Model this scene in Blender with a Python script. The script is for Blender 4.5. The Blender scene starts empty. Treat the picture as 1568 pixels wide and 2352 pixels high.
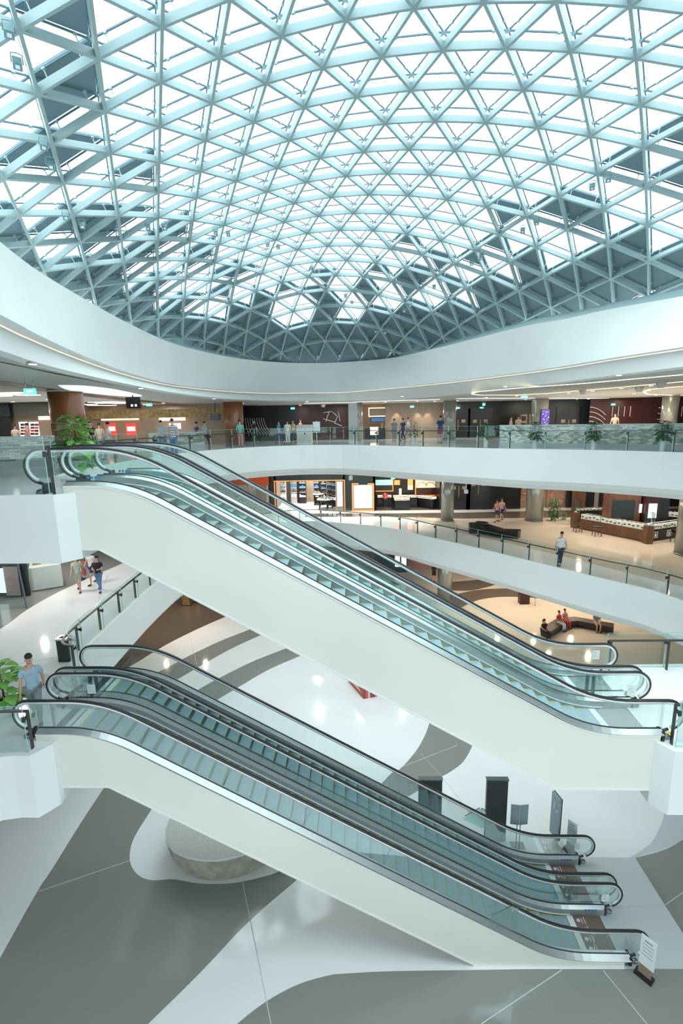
import bpy, math, random
from mathutils import Vector, Matrix
from mathutils.geometry import tessellate_polygon
random.seed(7)
PI = math.pi
Z0 = 13.66                      # ground-floor level is z = 0; the eye stands 13.66 m above it
C = bpy.context.scene.collection

# ------------------------------------------------------------------ camera
F_PX = 1093.57
EX = Vector((0.99947374, 0.0271746, -0.01771374))
ED = Vector((-0.0123513, -0.18613027, -0.98244744))
FW = Vector((-0.02999468, 0.98214921, -0.18569668))
cam = bpy.data.cameras.new('camera')
cam_o = bpy.data.objects.new('camera', cam)
C.objects.link(cam_o)
m = Matrix.Identity(4)
for i in range(3):
    m[i][0] = EX[i]; m[i][1] = -ED[i]; m[i][2] = -FW[i]
m[2][3] = Z0
cam_o.matrix_world = m
cam.sensor_fit = 'VERTICAL'
cam.sensor_height = 36
cam.lens = F_PX / 2352 * 36
cam.clip_end = 500
cam.clip_start = 0.05
bpy.context.scene.camera = cam_o

# ------------------------------------------------------------------ world, exposure
vs = bpy.context.scene.view_settings
vs.view_transform = 'Standard'; vs.look = 'None'; vs.gamma = 1
vs.exposure = 0.58
cy_ = bpy.context.scene.cycles
cy_.max_bounces = 9; cy_.diffuse_bounces = 5; cy_.glossy_bounces = 4; cy_.transparent_max_bounces = 28
cy_.sample_clamp_indirect = 6
wd = bpy.data.worlds.new('sky'); bpy.context.scene.world = wd
wd.use_nodes = True
nt = wd.node_tree
bg = nt.nodes['Background']
bg.inputs['Color'].default_value = (0.86, 0.97, 1.0, 1)
SKY = 3.1
# overcast sky: bright overhead, dim below the horizon
tc = nt.nodes.new('ShaderNodeTexCoord'); sx = nt.nodes.new('ShaderNodeSeparateXYZ')
mr = nt.nodes.new('ShaderNodeMapRange')
mr.inputs['From Min'].default_value = -0.15; mr.inputs['From Max'].default_value = 0.15
mr.inputs['To Min'].default_value = 0.6; mr.inputs['To Max'].default_value = SKY
nt.links.new(tc.outputs['Generated'], sx.inputs[0]); nt.links.new(sx.outputs['Z'], mr.inputs['Value'])
nt.links.new(mr.outputs[0], bg.inputs['Strength'])

def area(name, x, y, z, sx_, sy_, power, color, rot=(0, 0, 0)):
    # a grid of small round recessed lamps over the given ceiling patch
    nx = max(1, round(sx_ / 3.4)); ny = max(1, round(sy_ / 3.4))
    l = bpy.data.lights.new(name, 'AREA'); l.shape = 'DISK'; l.size = 0.2
    l.energy = power / (nx * ny); l.color = color
    for i in range(nx):
        for j in range(ny):
            o = bpy.data.objects.new(name, l); o.location = (x + ((i + 0.5) / nx - 0.5) * sx_, y + ((j + 0.5) / ny - 0.5) * sy_, z + Z0)
            C.objects.link(o)
WARM = (1.0, 0.81, 0.62); NEU = (1.0, 0.93, 0.86)
# recessed lamps in the mall ceilings of the three storeys
area('ceiling_lamp', 2, 36.3, -3.3, 14, 4, 420, NEU)
area('ceiling_lamp', 17, 31, -3.3, 9, 12, 620, WARM)
area('ceiling_lamp', 13, 34, -9.5, 12, 9, 560, WARM)
area('ceiling_lamp', -15, 20, -3.3, 6, 9, 260, NEU)
area('ceiling_lamp', 2, 36.5, 1.28, 16, 4, 150, NEU)
area('ceiling_lamp', 17, 31, 1.28, 10, 12, 420, WARM)
area('ceiling_lamp', -17, 27, 1.28, 12, 14, 330, NEU)
area('ceiling_lamp', -13, 31, -9.5, 6, 8, 200, WARM)

# ------------------------------------------------------------------ helpers
def ray(u, v):
    r = FW * F_PX + EX * (u - 784) + ED * (v - 1176)
    return r
def onz(u, v, z):               # point of the level z seen at a picture point
    r = ray(u, v); r = r * (z / r.z); return (r.x, r.y)
def ony(u, v, y):
    r = ray(u, v); r = r * (y / r.y); return (r.x, y, r.z)
def interp(tab, x):
    if x <= tab[0][0]: return tab[0][1]
    for (a, b), (c, d) in zip(tab, tab[1:]):
        if x <= c: return b + (d - b) * (x - a) / (c - a)
    return tab[-1][1]
def smooth_loop(pts, n=4, closed=True):
    out = []; N = len(pts)
    rng = range(N) if closed else range(N - 1)
    for i in rng:
        if closed: p0, p1, p2, p3 = pts[i - 1], pts[i], pts[(i + 1) % N], pts[(i + 2) % N]
        else: p0, p1, p2, p3 = pts[max(i - 1, 0)], pts[i], pts[i + 1], pts[min(i + 2, N - 1)]
        for k in range(n):
            t = k / n
            out.append(tuple(0.5 * ((2 * b) + (c - a) * t + (2 * a - 5 * b + 4 * c - d) * t * t + (3 * b - a - 3 * c + d) * t ** 3) for a, b, c, d in zip(p0, p1, p2, p3)))
    if not closed: out.append(tuple(pts[-1]))
    return out

MATS = {}
def mat(name, col, rough=0.5, metal=0.0, emit=None, es=1.0, noise=0.0, nscale=3.0, bump=0.0, bscale=30.0, spec=0.5, coat=0.0):
    if name in MATS: return MATS[name]
    m = bpy.data.materials.new(name); m.use_nodes = True
    n = m.node_tree.nodes; L = m.node_tree.links
    b = n['Principled BSDF']
    b.inputs['Base Color'].default_value = (*col, 1)
    b.inputs['Roughness'].default_value = rough
    b.inputs['Metallic'].default_value = metal
    b.inputs['Specular IOR Level'].default_value = spec
    b.inputs['Coat Weight'].default_value = coat
    if emit:
        b.inputs['Emission Color'].default_value = (*emit, 1); b.inputs['Emission Strength'].default_value = es
    if noise > 0:
        tc = n.new('ShaderNodeTexCoord')
        t = n.new('ShaderNodeTexNoise'); t.inputs['Scale'].default_value = nscale; t.inputs['Detail'].default_value = 6
        r = n.new('ShaderNodeMapRange'); r.inputs['From Min'].default_value = 0.3; r.inputs['From Max'].default_value = 0.7
        r.inputs['To Min'].default_value = 1 - noise; r.inputs['To Max'].default_value = 1 + noise * 0.3
        x = n.new('ShaderNodeMix'); x.data_type = 'RGBA'; x.blend_type = 'MULTIPLY'; x.inputs[0].default_value = 1
        x.inputs[6].default_value = (*col, 1)
        L.new(tc.outputs['Object'], t.inputs['Vector']); L.new(t.outputs['Fac'], r.inputs['Value'])
        L.new(r.outputs[0], x.inputs[7]); L.new(x.outputs[2], b.inputs['Base Color'])
    if bump > 0:
        tc = n.new('ShaderNodeTexCoord')
        t = n.new('ShaderNodeTexNoise'); t.inputs['Scale'].default_value = bscale; t.inputs['Detail'].default_value = 4
        bp = n.new('ShaderNodeBump'); bp.inputs['Strength'].default_value = bump
        L.new(tc.outputs['Object'], t.inputs['Vector']); L.new(t.outputs['Fac'], bp.inputs['Height']); L.new(bp.outputs[0], b.inputs['Normal'])
    MATS[name] = m
    return m
def glass_mat(name, tint, refl=0.08, edge=0.5):
    m = bpy.data.materials.new(name); m.use_nodes = True
    n = m.node_tree.nodes; L = m.node_tree.links
    n.remove(n['Principled BSDF'])
    out = n['Material Output']
    tr = n.new('ShaderNodeBsdfTransparent'); tr.inputs[0].default_value = (*tint, 1)
    gl = n.new('ShaderNodeBsdfGlossy'); gl.inputs['Roughness'].default_value = 0.02; gl.inputs[0].default_value = (0.8, 0.97, 0.97, 1)
    lw = n.new('ShaderNodeLayerWeight'); lw.inputs['Blend'].default_value = 0.35
    mr = n.new('ShaderNodeMapRange'); mr.inputs['To Min'].default_value = refl; mr.inputs['To Max'].default_value = edge
    mx = n.new('ShaderNodeMixShader')
    L.new(lw.outputs['Fresnel'], mr.inputs['Value']); L.new(mr.outputs[0], mx.inputs[0])
    L.new(tr.outputs[0], mx.inputs[1]); L.new(gl.outputs[0], mx.inputs[2]); L.new(mx.outputs[0], out.inputs['Surface'])
    MATS[name] = m
    return m

class MB:
    def __init__(s): s.v = []; s.f = []; s.sm = []
    def add(s, vs_, fs, smooth=False):
        b = len(s.v); s.v += [tuple(p) for p in vs_]
        for f in fs: s.f.append([b + i for i in f]); s.sm.append(smooth)
        return s
    def box(s, x0, x1, y0, y1, z0, z1):
        s.add([(x0, y0, z0), (x1, y0, z0), (x1, y1, z0), (x0, y1, z0), (x0, y0, z1), (x1, y0, z1), (x1, y1, z1), (x0, y1, z1)],
              [(0, 3, 2, 1), (4, 5, 6, 7), (0, 1, 5, 4), (1, 2, 6, 5), (2, 3, 7, 6), (3, 0, 4, 7)]); return s
    def obox(s, c, ax, ay, az, hx, hy, hz):
        c = Vector(c); P = []
        for dz in (-1, 1):
            for dx, dy in ((-1, -1), (1, -1), (1, 1), (-1, 1)):
                P.append(c + ax * (dx * hx) + ay * (dy * hy) + az * (dz * hz))
        s.add(P, [(0, 3, 2, 1), (4, 5, 6, 7), (0, 1, 5, 4), (1, 2, 6, 5), (2, 3, 7, 6), (3, 0, 4, 7)]); return s
    def bar(s, a, b, w, h, up=(0, 0, 1)):
        a = Vector(a); b = Vector(b); d = (b - a); L = d.length; d.normalize()
        sd = d.cross(Vector(up))
        if sd.length < 1e-4: sd = Vector((1, 0, 0))
        sd.normalize(); u = sd.cross(d)
        return s.obox((a + b) / 2, d, sd, u, L / 2, w / 2, h / 2)
    def tube(s, pts, r, n=8, closed=False, cap=True):
        pts = [Vector(p) for p in pts]; N = len(pts); rings = []
        up = Vector((0, 0, 1)); prev = None
        for i, p in enumerate(pts):
            t = (pts[(i + 1) % N] - pts[i - 1]) if closed else (pts[min(i + 1, N - 1)] - pts[max(i - 1, 0)])
            t.normalize()
            a = t.cross(up) if prev is None else prev - t * prev.dot(t)
            if a.length < 1e-3: a = t.cross(Vector((1, 0, 0)))
            a.normalize(); prev = a; b = t.cross(a)
            rr = r[i] if isinstance(r, (list, tuple)) else r
            rings.append([p + (a * math.cos(2 * PI * k / n) + b * math.sin(2 * PI * k / n)) * rr for k in range(n)])
        V = [q for R in rings for q in R]; Fc = []
        for i in range(N if closed else N - 1):
            j = (i + 1) % N
            for k in range(n): Fc.append((i * n + k, i * n + (k + 1) % n, j * n + (k + 1) % n, j * n + k))
        if cap and not closed: Fc += [tuple(range(n))[::-1], tuple((N - 1) * n + k for k in range(n))]
        s.add(V, Fc, True); return s
    def cyl(s, x, y, z0, z1, r, n=24, r2=None):
        return s.tube([(x, y, z0), (x, y, z1)], [r, r if r2 is None else r2], n)
    def lathe(s, x, y, prof, n=24, sy=1.0):
        V = []; Fc = []
        for r, z in prof:
            for k in range(n): V.append((x + r * math.cos(2 * PI * k / n), y + sy * r * math.sin(2 * PI * k / n), z))
        for i in range(len(prof) - 1):
            for k in range(n): Fc.append((i * n + k, i * n + (k + 1) % n, (i + 1) * n + (k + 1) % n, (i + 1) * n + k))
        Fc += [tuple(range(n))[::-1], tuple((len(prof) - 1) * n + k for k in range(n))]
        s.add(V, Fc, True); return s
    def poly(s, loops, z, flip=False):      # flat polygon with holes, at level z (or list of 3-D points when z is None)
        ls = [[Vector((p[0], p[1], 0)) for p in l] for l in loops]
        tris = tessellate_polygon(ls); V = [p for l in ls for p in l]
        s.add([(p.x, p.y, z) for p in V], [t[::-1] if flip else t for t in tris]); return s
    def prism(s, pts, z0, z1, holes=()):    # vertical prism of a plan polygon
        loops = [list(pts)] + [list(h) for h in holes]
        s.poly(loops, z1); s.poly(loops, z0, True)
        for l in loops:
            n = len(l); b = [(p[0], p[1], z0) for p in l] + [(p[0], p[1], z1) for p in l]
            s.add(b, [(i, (i + 1) % n, n + (i + 1) % n, n + i) for i in range(n)])
        return s
    def xzprism(s, pts, y0, y1):            # prism of an outline in the XZ plane
        ls = [[Vector((p[0], p[1], 0)) for p in pts]]
        tris = tessellate_polygon(ls); n = len(pts)
        s.add([(p[0], y0, p[1]) for p in pts] + [(p[0], y1, p[1]) for p in pts],
              [t for t in tris] + [tuple(n + i for i in t[::-1]) for t in tris] + [(i, (i + 1) % n, n + (i + 1) % n, n + i) for i in range(n)])
        return s
    def strip(s, A, B, closed=False, smooth=True):
        n = len(A); s.add(list(A) + list(B), [(i, (i + 1) % n, n + (i + 1) % n, n + i) for i in range(n if closed else n - 1)], smooth); return s
    def sweep(s, path, prof, smooth=False): # path: list of (origin, side, up); prof: list of (a, b), closed
        V = []; n = len(prof); N = len(path)
        for o, sd, u in path:
            for a, b in prof: V.append(Vector(o) + Vector(sd) * a + Vector(u) * b)
        Fc = [(i * n + k, i * n + (k + 1) % n, (i + 1) * n + (k + 1) % n, (i + 1) * n + k) for i in range(N - 1) for k in range(n)]
        Fc += [tuple(range(n))[::-1], tuple((N - 1) * n + k for k in range(n))]
        s.add(V, Fc, smooth); return s
    def blob(s, c, r, n=10, m_=7, sc=(1, 1, 1), fn=None):
        V = []; Fc = []
        for i in range(m_ + 1):
            th = PI * i / m_
            for k in range(n):
                ph = 2 * PI * k / n
                d = Vector((math.sin(th) * math.cos(ph), math.sin(th) * math.sin(ph), math.cos(th)))
                rr = r * (fn(d) if fn else 1)
                V.append((c[0] + d.x * rr * sc[0], c[1] + d.y * rr * sc[1], c[2] + d.z * rr * sc[2]))
        for i in range(m_):
            for k in range(n): Fc.append((i * n + k, (i + 1) * n + k, (i + 1) * n + (k + 1) % n, i * n + (k + 1) % n))
        s.add(V, Fc, True); return s
    def build(s, name, material, parent=None, origin=None, **kw):
        xs = [p[0] for p in s.v]; ys = [p[1] for p in s.v]; zs = [p[2] for p in s.v]
        if origin is None:
            o = Vector(((min(xs) + max(xs)) / 2, (min(ys) + max(ys)) / 2, min(zs)))
        else: o = Vector(origin)
        me = bpy.data.meshes.new(name)
        me.from_pydata([(p[0] - o.x, p[1] - o.y, p[2] - o.z) for p in s.v], [], s.f)
        me.polygons.foreach_set('use_smooth', s.sm)
        ml = material if isinstance(material, (list, tuple)) else [material]
        for q in ml: me.materials.append(MATS[q] if isinstance(q, str) else q)
        me.update()
        ob = bpy.data.objects.new(name, me); C.objects.link(ob)
        wl = o + Vector((0, 0, Z0))
        if parent is not None:
            ob.parent = parent; ob.location = wl - wloc(parent)
        else: ob.location = wl
        ob['wl'] = tuple(wl); WL[ob.name] = wl
        del ob['wl']
        for k, v in kw.items(): ob[k] = v
        return ob
WL = {}
def wloc(o): return WL[o.name]
def empty(name, x, y, z, label, category, group=None):
    o = bpy.data.objects.new(name, None); o.empty_display_size = 0.2
    o.location = (x, y, z + Z0); C.objects.link(o); WL[o.name] = Vector(o.location)
    o['label'] = label; o['category'] = category
    if group: o['group'] = group
    return o
def tag(o, label, category, group=None):
    o['label'] = label; o['category'] = category
    if group: o['group'] = group
    return o
def struct(mb, name, material): 
    return mb.build(name, material, kind='structure')
def copy_tree(o, parent=None, delta=None):
    c = o.copy(); C.objects.link(c)
    c.parent = parent
    if parent is None and delta is not None:
        c.location = Vector(o.location) + Vector(delta)
    kids = [k for k in bpy.data.objects if k.parent is o and k is not c]
    for k in kids: copy_tree(k, c)
    return c

# ------------------------------------------------------------------ materials
mat('white_panel', (0.80, 0.83, 0.82), 0.45, noise=0.03, nscale=0.6, bump=0.02, bscale=90)
mat('white_cladding', (0.76, 0.77, 0.73), 0.35, noise=0.03, nscale=0.4)
mat('soffit', (0.78, 0.80, 0.78), 0.6)
mat('ceiling_board', (0.52, 0.53, 0.50), 0.7)
mat('steel_paint', (0.36, 0.485, 0.51), 0.45, noise=0.04, nscale=0.8)
mat('dark_rod', (0.10, 0.19, 0.23), 0.5)
mat('opaque_panel', (0.20, 0.29, 0.33), 0.6, noise=0.06, nscale=0.7)
mat('floor_white', (0.90, 0.92, 0.93), 0.08, noise=0.03, nscale=0.5, spec=0.6)
mat('floor_warm_light', (0.66, 0.61, 0.52), 0.10, noise=0.04, nscale=0.5, spec=0.6)  # white stone, with the warm lamp light mixed into its base colour
mat('floor_grey', (0.28, 0.29, 0.275), 0.08, noise=0.08, nscale=60, spec=0.6)
mat('floor_brown', (0.14, 0.115, 0.092), 0.10, noise=0.08, nscale=50, spec=0.6)
mat('floor_seam', (0.62, 0.66, 0.66), 0.3)
mat('seam_grey', (0.5, 0.53, 0.54), 0.4)
mat('rubber', (0.012, 0.015, 0.018), 0.32, spec=0.6)
mat('steel', (0.62, 0.66, 0.66), 0.22, 1.0, noise=0.05, nscale=2)
mat('steel_dark', (0.22, 0.25, 0.26), 0.3, 0.9)
mat('skirt_metal', (0.34, 0.38, 0.39), 0.4, 0.35)
mat('guide_steel', (0.82, 0.86, 0.87), 0.3, 0.55)
mat('deck_steel', (0.52, 0.56, 0.57), 0.33, 0.85, noise=0.05, nscale=2)
mat('step_metal', (0.36, 0.50, 0.58), 0.5, 0.0, noise=0.1, nscale=8)
mat('riser_metal', (0.15, 0.20, 0.22), 0.45, 0.2)
mat('yellow', (0.62, 0.55, 0.06), 0.5)
mat('bronze', (0.09, 0.075, 0.07), 0.35, 0.6)
mat('clamp_metal', (0.05, 0.055, 0.06), 0.35, 0.6)
glass_mat('balustrade_glass', (0.95, 0.985, 0.98), 0.02, 0.35)
glass_mat('rail_glass', (0.87, 0.95, 0.94), 0.04, 0.5)
glass_mat('roof_glass', (0.97, 1.0, 1.0), 0.02, 0.3)
mat('glass_edge', (0.30, 0.62, 0.58), 0.2)

L1, L2, L3 = -13.66, -7.28, -1.4

# ------------------------------------------------------------------ roof shell
LAT = [-2.0966, -2.8226, 6.7885, 19.1661, 6.5374, -0.6901]
PC = [8.1338, -0.0966, -0.6087, 0.0226, -0.3568, 0.4484, -1.2623, -1.3266, 0.6746, -2.8574, -0.8439, -0.5974, 0.1607, 0.1634, 0.1661]
PE = [(i, j) for i in range(5) for j in range(5 - i)]
def zdome(X, Y):
    x = X / 10; y = (Y - 15) / 10
    return sum(c * x ** i * y ** j for c, (i, j) in zip(PC, PE))
def node(k, m_):
    a = (k - 5) / 5; b = (m_ - 7) / 5
    X = LAT[0] + LAT[1] * b + LAT[2] * a; Y = LAT[3] + LAT[4] * b + LAT[5] * a
    return Vector((X, Y, zdome(X, Y)))
def dnorm(X, Y):
    e = 0.05
    return Vector((-(zdome(X + e, Y) - zdome(X - e, Y)) / (2 * e), -(zdome(X, Y + e) - zdome(X, Y - e)) / (2 * e), 1)).normalized()

RT = [(-40, 522), (0, 555), (50, 595), (100, 630), (200, 690), (300, 745), (400, 790), (500, 815), (570, 826), (640, 832), (710, 834), (784, 832), (900, 822), (1000, 800), (1100, 775), (1200, 750), (1300, 732), (1400, 710), (1568, 680), (1700, 655)]
RB = [(-40, 700), (0, 722), (100, 775), (200, 820), (300, 857), (400, 883), (500, 895), (570, 900), (640, 902), (784, 900), (900, 890), (1000, 880), (1100, 868), (1200, 855), (1300, 840), (1400, 823), (1568, 797), (1700, 778)]
RL = [(-40, 789), (0, 805), (120, 845), (250, 875), (375, 900), (500, 915), (570, 919), (640, 921), (784, 921), (900, 918), (1034, 908), (1160, 895), (1284, 880), (1420, 863), (1568, 845), (1700, 828)]
us = [p[0] for p in RT]
def lvl(tab, z): return [(*onz(u, interp(tab, u), z), z) for u in us]
back_t = [(12.6, 12.5, 3.8), (13.4, 8.5, 3.8), (12.6, 4, 3.8), (10, 0, 3.8), (5.5, -2.5, 3.8), (0, -3, 3.8), (-4, -1, 3.8), (-6, 3, 3.8), (-6.9, 7.0, 3.8)]
ring_t = smooth_loop(lvl(RT, 3.8) + back_t, 4)
ring_b = smooth_loop(lvl(RB, 2.0) + [(x, y, 2.0) for x, y, z in back_t], 4)
ring_l = smooth_loop(lvl(RL, 1.4) + [(x, y, 1.4) for x, y, z in back_t], 4)
def grow(L, d, z=None):
    n = len(L); out = []
    for i in range(n):
        a = Vector(L[i - 1][:2]); b = Vector(L[(i + 1) % n][:2]); t = (b - a).normalized(); nn = Vector((-t.y, t.x))
        out.append((L[i][0] + nn.x * d, L[i][1] + nn.y * d, L[i][2] if z is None else z))
    return out
def sign_area(L): return sum(a[0] * b[1] - b[0] * a[1] for a, b in zip(L, L[1:] + L[:1]))
SG = -1 if sign_area(ring_t) > 0 else 1     # so that grow(L, SG*d) goes outward
rb = MB()
rb.strip(ring_t, ring_b, True)
rb.strip(ring_b, grow(ring_b, SG * 0.35, 2.0), True, False)
rb.strip(ring_t, grow(ring_t, SG * 0.5, 3.8), True, False)
struct(rb, 'trim_1', 'white_panel')
rb = MB()
rb.strip(grow(ring_b, SG * 0.35, 2.0), grow(ring_b, SG * 0.3, 1.9), True)
rb.strip(grow(ring_b, SG * 0.3, 1.9), grow(ring_l, SG * 0.12, 1.45), True)
rb.strip(grow(ring_l, SG * 0.12, 1.45), grow(ring_l, SG * 0.3, 1.4), True)
struct(rb, 'trim_2', 'soffit')
mat('cove_glow', (1, 0.9, 0.8), 0.5, emit=(1.0, 0.86, 0.70), es=0.5)
rb = MB(); rb.strip(grow(ring_b, SG * 0.33, 1.99), grow(ring_b, SG * 0.33, 1.96), True); struct(rb, 'trim_14', 'cove_glow')

def inside(x, y, L):
    c = False; n = len(L)
    for i in range(n):
        x1, y1 = L[i][0], L[i][1]; x2, y2 = L[i - 1][0], L[i - 1][1]
        if (y1 > y) != (y2 > y) and x < (x2 - x1) * (y - y1) / (y2 - y1) + x1: c = not c
    return c
ring_out = grow(ring_t, SG * 3.0)
ks = range(-9, 22); msr = range(-12, 22)
nodes = {}
for k in ks:
    for q in msr:
        p = node(k, q)
        if -6 < p.y < 38 and inside(p.x, p.y, ring_out) and p.z > 1.5: nodes[(k, q)] = p
# opaque triangles, by lattice index: A = (k,m)(k+1,m+1)(k,m+1); B = (k,m)(k+1,m)(k+1,m+1)
A_ = {(-1, 0), (-1, 1), (-1, 3), (-1, 4), (0, 4), (0, 6), (1, 6), (1, 8), (2, 8), (2, 10), (4, 10), (5, 12), (6, 12), (8, 13), (9, 9), (9, 11), (9, 12), (10, 11), (11, 6), (11, 8), (11, 9), (11, 3), (11, 4), (12, 6), (12, 8), (12, 10), (12, 4), (13, 6), (14, 6)}
B_ = {(-2, 1), (-2, 3), (-1, 0), (-1, -1), (-1, 4), (0, 3), (0, 6), (0, 8), (1, 6), (1, 10), (2, 8), (3, 10), (3, 11), (5, 13), (7, 12), (7, 13), (8, 14), (9, 13), (10, 7), (10, 10), (10, 11), (10, 12), (11, 6), (11, 11), (12, 9), (12, 10), (12, 11), (13, 7)}
S_A = {-6: 0, -5: 0, -4: 0, -3: 1, -2: 4, -1: 5, 0: 8, 1: 10, 2: 11, 3: 12, 4: 12, 5: 13, 6: 14, 7: 15, 8: 14, 9: 15, 10: 14, 11: 13, 12: 12, 13: 7, 14: 7, 15: 6, 16: 6}
S_B = {-6: 0, -5: 0, -4: 1, -3: 2, -2: 5, -1: 6, 0: 9, 1: 11, 2: 12, 3: 13, 4: 13, 5: 14, 6: 15, 7: 15, 8: 15, 9: 15, 10: 14, 11: 13, 12: 12, 13: 8, 14: 7, 15: 7, 16: 6}
up = Vector((0, 0, 1))
fr = MB(); rods = MB(); glz = MB(); opq = MB(); clip = MB()
def lift(p, d): return p + dnorm(p.x, p.y) * d
for (k, q), p in nodes.items():
    for dk, dq in ((1, 0), (0, 1), (1, 1)):
        r = nodes.get((k + dk, q + dq))
        if r is None: continue
        n_ = dnorm((p.x + r.x) / 2, (p.y + r.y) / 2)
        tr1 = 0.0; tr2 = 1.0
        if p.z < 3.9 and r.z < 3.9: continue
        if p.z < 3.9: tr1 = (3.9 - p.z) / (r.z - p.z)
        if r.z < 3.9: tr2 = (3.9 - p.z) / (r.z - p.z)
        pa = p.lerp(r, tr1); pb = p.lerp(r, tr2)
        fr.bar(pa + n_ * 0.085, pb + n_ * 0.085, 0.07, 0.165, n_)
        d = (r - p).normalized(); sdv = d.cross(n_).normalized()
        a = pa + n_ * 0.36; b = pb + n_ * 0.36
        rods.bar(a, b, 0.03, 0.03, n_)
        for t in (0.22, 0.78):
            c_ = pa.lerp(pb, t) + n_ * 0.27
            clip.obox(c_, d, sdv, n_, 0.01, 0.01, 0.09)
            clip.obox(c_ + n_ * 0.08, d, sdv, n_, 0.035, 0.026, 0.018)
    if p.z < 3.9: continue
    fr.blob(lift(p, 0.085), 0.085, 8, 5)
    clip.obox(lift(p, 0.36), Vector((1, 0, 0)), Vector((0, 1, 0)), dnorm(p.x, p.y), 0.06, 0.06, 0.02)
for (k, q), p in nodes.items():
    for kind, tri in (('A', ((k, q), (k + 1, q + 1), (k, q + 1))), ('B', ((k, q), (k + 1, q), (k + 1, q + 1)))):
        if not all(t in nodes for t in tri): continue
        dark = ((k, q) in (A_ if kind == 'A' else B_)) or q >= (S_A if kind == 'A' else S_B).get(k, 5)
        if q < -6: dark = True
        P = [lift(nodes[t], 0.4) for t in tri]
        c_ = (P[0] + P[1] + P[2]) / 3
        sh = 0.985
        P = [c_ + (x - c_) * sh for x in P]
        n_ = dnorm(c_.x, c_.y)
        mbx = opq if dark else glz
        if dark: mbx.add(P + [x + n_ * 0.05 for x in P], [(0, 1, 2), (5, 4, 3), (0, 3, 4, 1), (1, 4, 5, 2), (2, 5, 3, 0)])
        else: mbx.add(P, [(0, 1, 2)])
struct(fr, 'ceiling_1', 'steel_paint')
struct(rods, 'trim_3', 'dark_rod')
struct(clip, 'trim_4', 'steel_paint')
struct(glz, 'window_1', 'roof_glass')
struct(opq, 'ceiling_2', 'opaque_panel')
eb = MB(); eb.tube([(x, y, z + 0.25) for x, y, z in grow(ring_t, SG * 0.9)], 0.16, 8, True); struct(eb, 'trim_5', 'steel_paint')

# ------------------------------------------------------------------ storeys
curve3 = [(-8.5, 13.3), (-8.75, 14.0), (-8.9, 15.3), (-8.95, 18.5), (-8.6, 22.5), (-7.6, 26.1), (-4.9, 29.1), (-0.8, 29.3), (4.2, 25.2), (7.4, 22.5), (10.0, 20.95), (12.5, 18.6), (14.0, 15.5), (14.8, 11.5)]
curve2 = [(-8.35, 13.15), (-8.75, 13.3), (-8.95, 13.8), (-9.1, 15.3), (-9.23, 17.7), (-9.36, 20.8), (-9.2, 25), (-8.2, 30), (-6.3, 33.6), (-3.8, 34.9), (-1.2, 34.1), (2.3, 32.2), (4.64, 29.4), (6.36, 27.4), (8.0, 25.3), (9.7, 23.1), (11.3, 21.0), (12.2, 20.0), (12.8, 18.9), (13.1, 17.5), (13.0, 15.5), (12.4, 14.0), (11.6, 13.4)]
c3 = smooth_loop(curve3, 5, False); c2 = smooth_loop(curve2, 4, False)
hole3 = [(-18, 9.5), (-6.2, 9.5), (-5.95, 9.85), (-5.95, 13.05), (-6.2, 13.15)] + c3 + [(14.8, 5), (10, -3), (0, -5), (-10, -4), (-18, 0)]
hole2 = [(-16, 2), (-10.5, 6.2), (-9.2, 7.9), (-8.6, 8.9), (-8.2, 9.22), (-7.8, 9.3), (-7.4, 9.3), (-7.12, 9.7), (-7.12, 13.05)] + c2 + [(7.3, 13.3), (6.95, 13.05), (6.72, 9.85), (6.95, 9.5), (18, 9.5), (18, -1), (10, -5), (-8, -5)]
outer = [(-42, -14), (42, -14), (42, 46), (-42, 46)]
def slab(hole, z, t, name):
    a = MB(); a.poly([outer, hole], z); a.poly([outer, hole], z - t, True)
    struct(a, name, 'floor_white')
    n = len(hole); b = MB()
    hh = [(x, y, 0) for x, y in hole]
    b.strip([(x, y, z + 0.03) for x, y in hole], [(x, y, z - t) for x, y in hole], True, False)
    s_ = -1 if sign_area(hh) > 0 else 1
    inn = grow(hh, s_ * 0.12)
    b.strip([(x, y, z + 0.03) for x, y in hole], [(x, y, z + 0.03) for x, y, _ in inn], True, False)
    b.strip([(x, y, z + 0.03) for x, y, _ in inn], [(x, y, z) for x, y, _ in inn], True, False)
    return b
b = slab(hole3, L3, 1.42, 'floor_3'); struct(b, 'trim_6', 'white_panel')
b = slab(hole2, L2, 1.58, 'floor_2'); struct(b, 'trim_7', 'white_panel')
# lower soffit band and ceilings
def soffit(curve, z, left, right, nm, nc):
    cc = [(x, y, z) for x, y in curve]
    A = cc; B = grow_open(cc, 0.16, z - 0.2); D = grow_open(cc, 0.42, z - 0.42)
    q = MB(); q.strip(A, B); q.strip(B, D)
    struct(q, nm, 'soffit')
    hole = [left] + [(x, y) for x, y, _ in D] + right
    e = MB(); e.poly([outer, hole], z - 0.42, True); struct(e, nc, 'ceiling_board')
def grow_open(L, d, z):
    out = []; n = len(L)
    for i in range(n):
        a = Vector(L[max(i - 1, 0)][:2]); b_ = Vector(L[min(i + 1, n - 1)][:2]); t = (b_ - a).normalized(); nn = Vector((-t.y, t.x))
        out.append((L[i][0] + nn.x * d, L[i][1] + nn.y * d, z))
    return out
soffit(c3[4:], L3 - 1.42, (-17, 13.4), [(17, 5), (12, -6), (-12, -6), (-17, 0)], 'trim_8', 'ceiling_3')
soffit(c2[6:], L2 - 1.58, (-17, 14.2), [(17, 5), (12, -6), (-12, -6), (-17, 0)], 'trim_9', 'ceiling_4')
a = MB(); a.poly([outer, [(x, y) for x, y, z in grow(ring_l, SG * 0.3)]], 1.4, True); struct(a, 'ceiling_5', 'ceiling_board')

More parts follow.
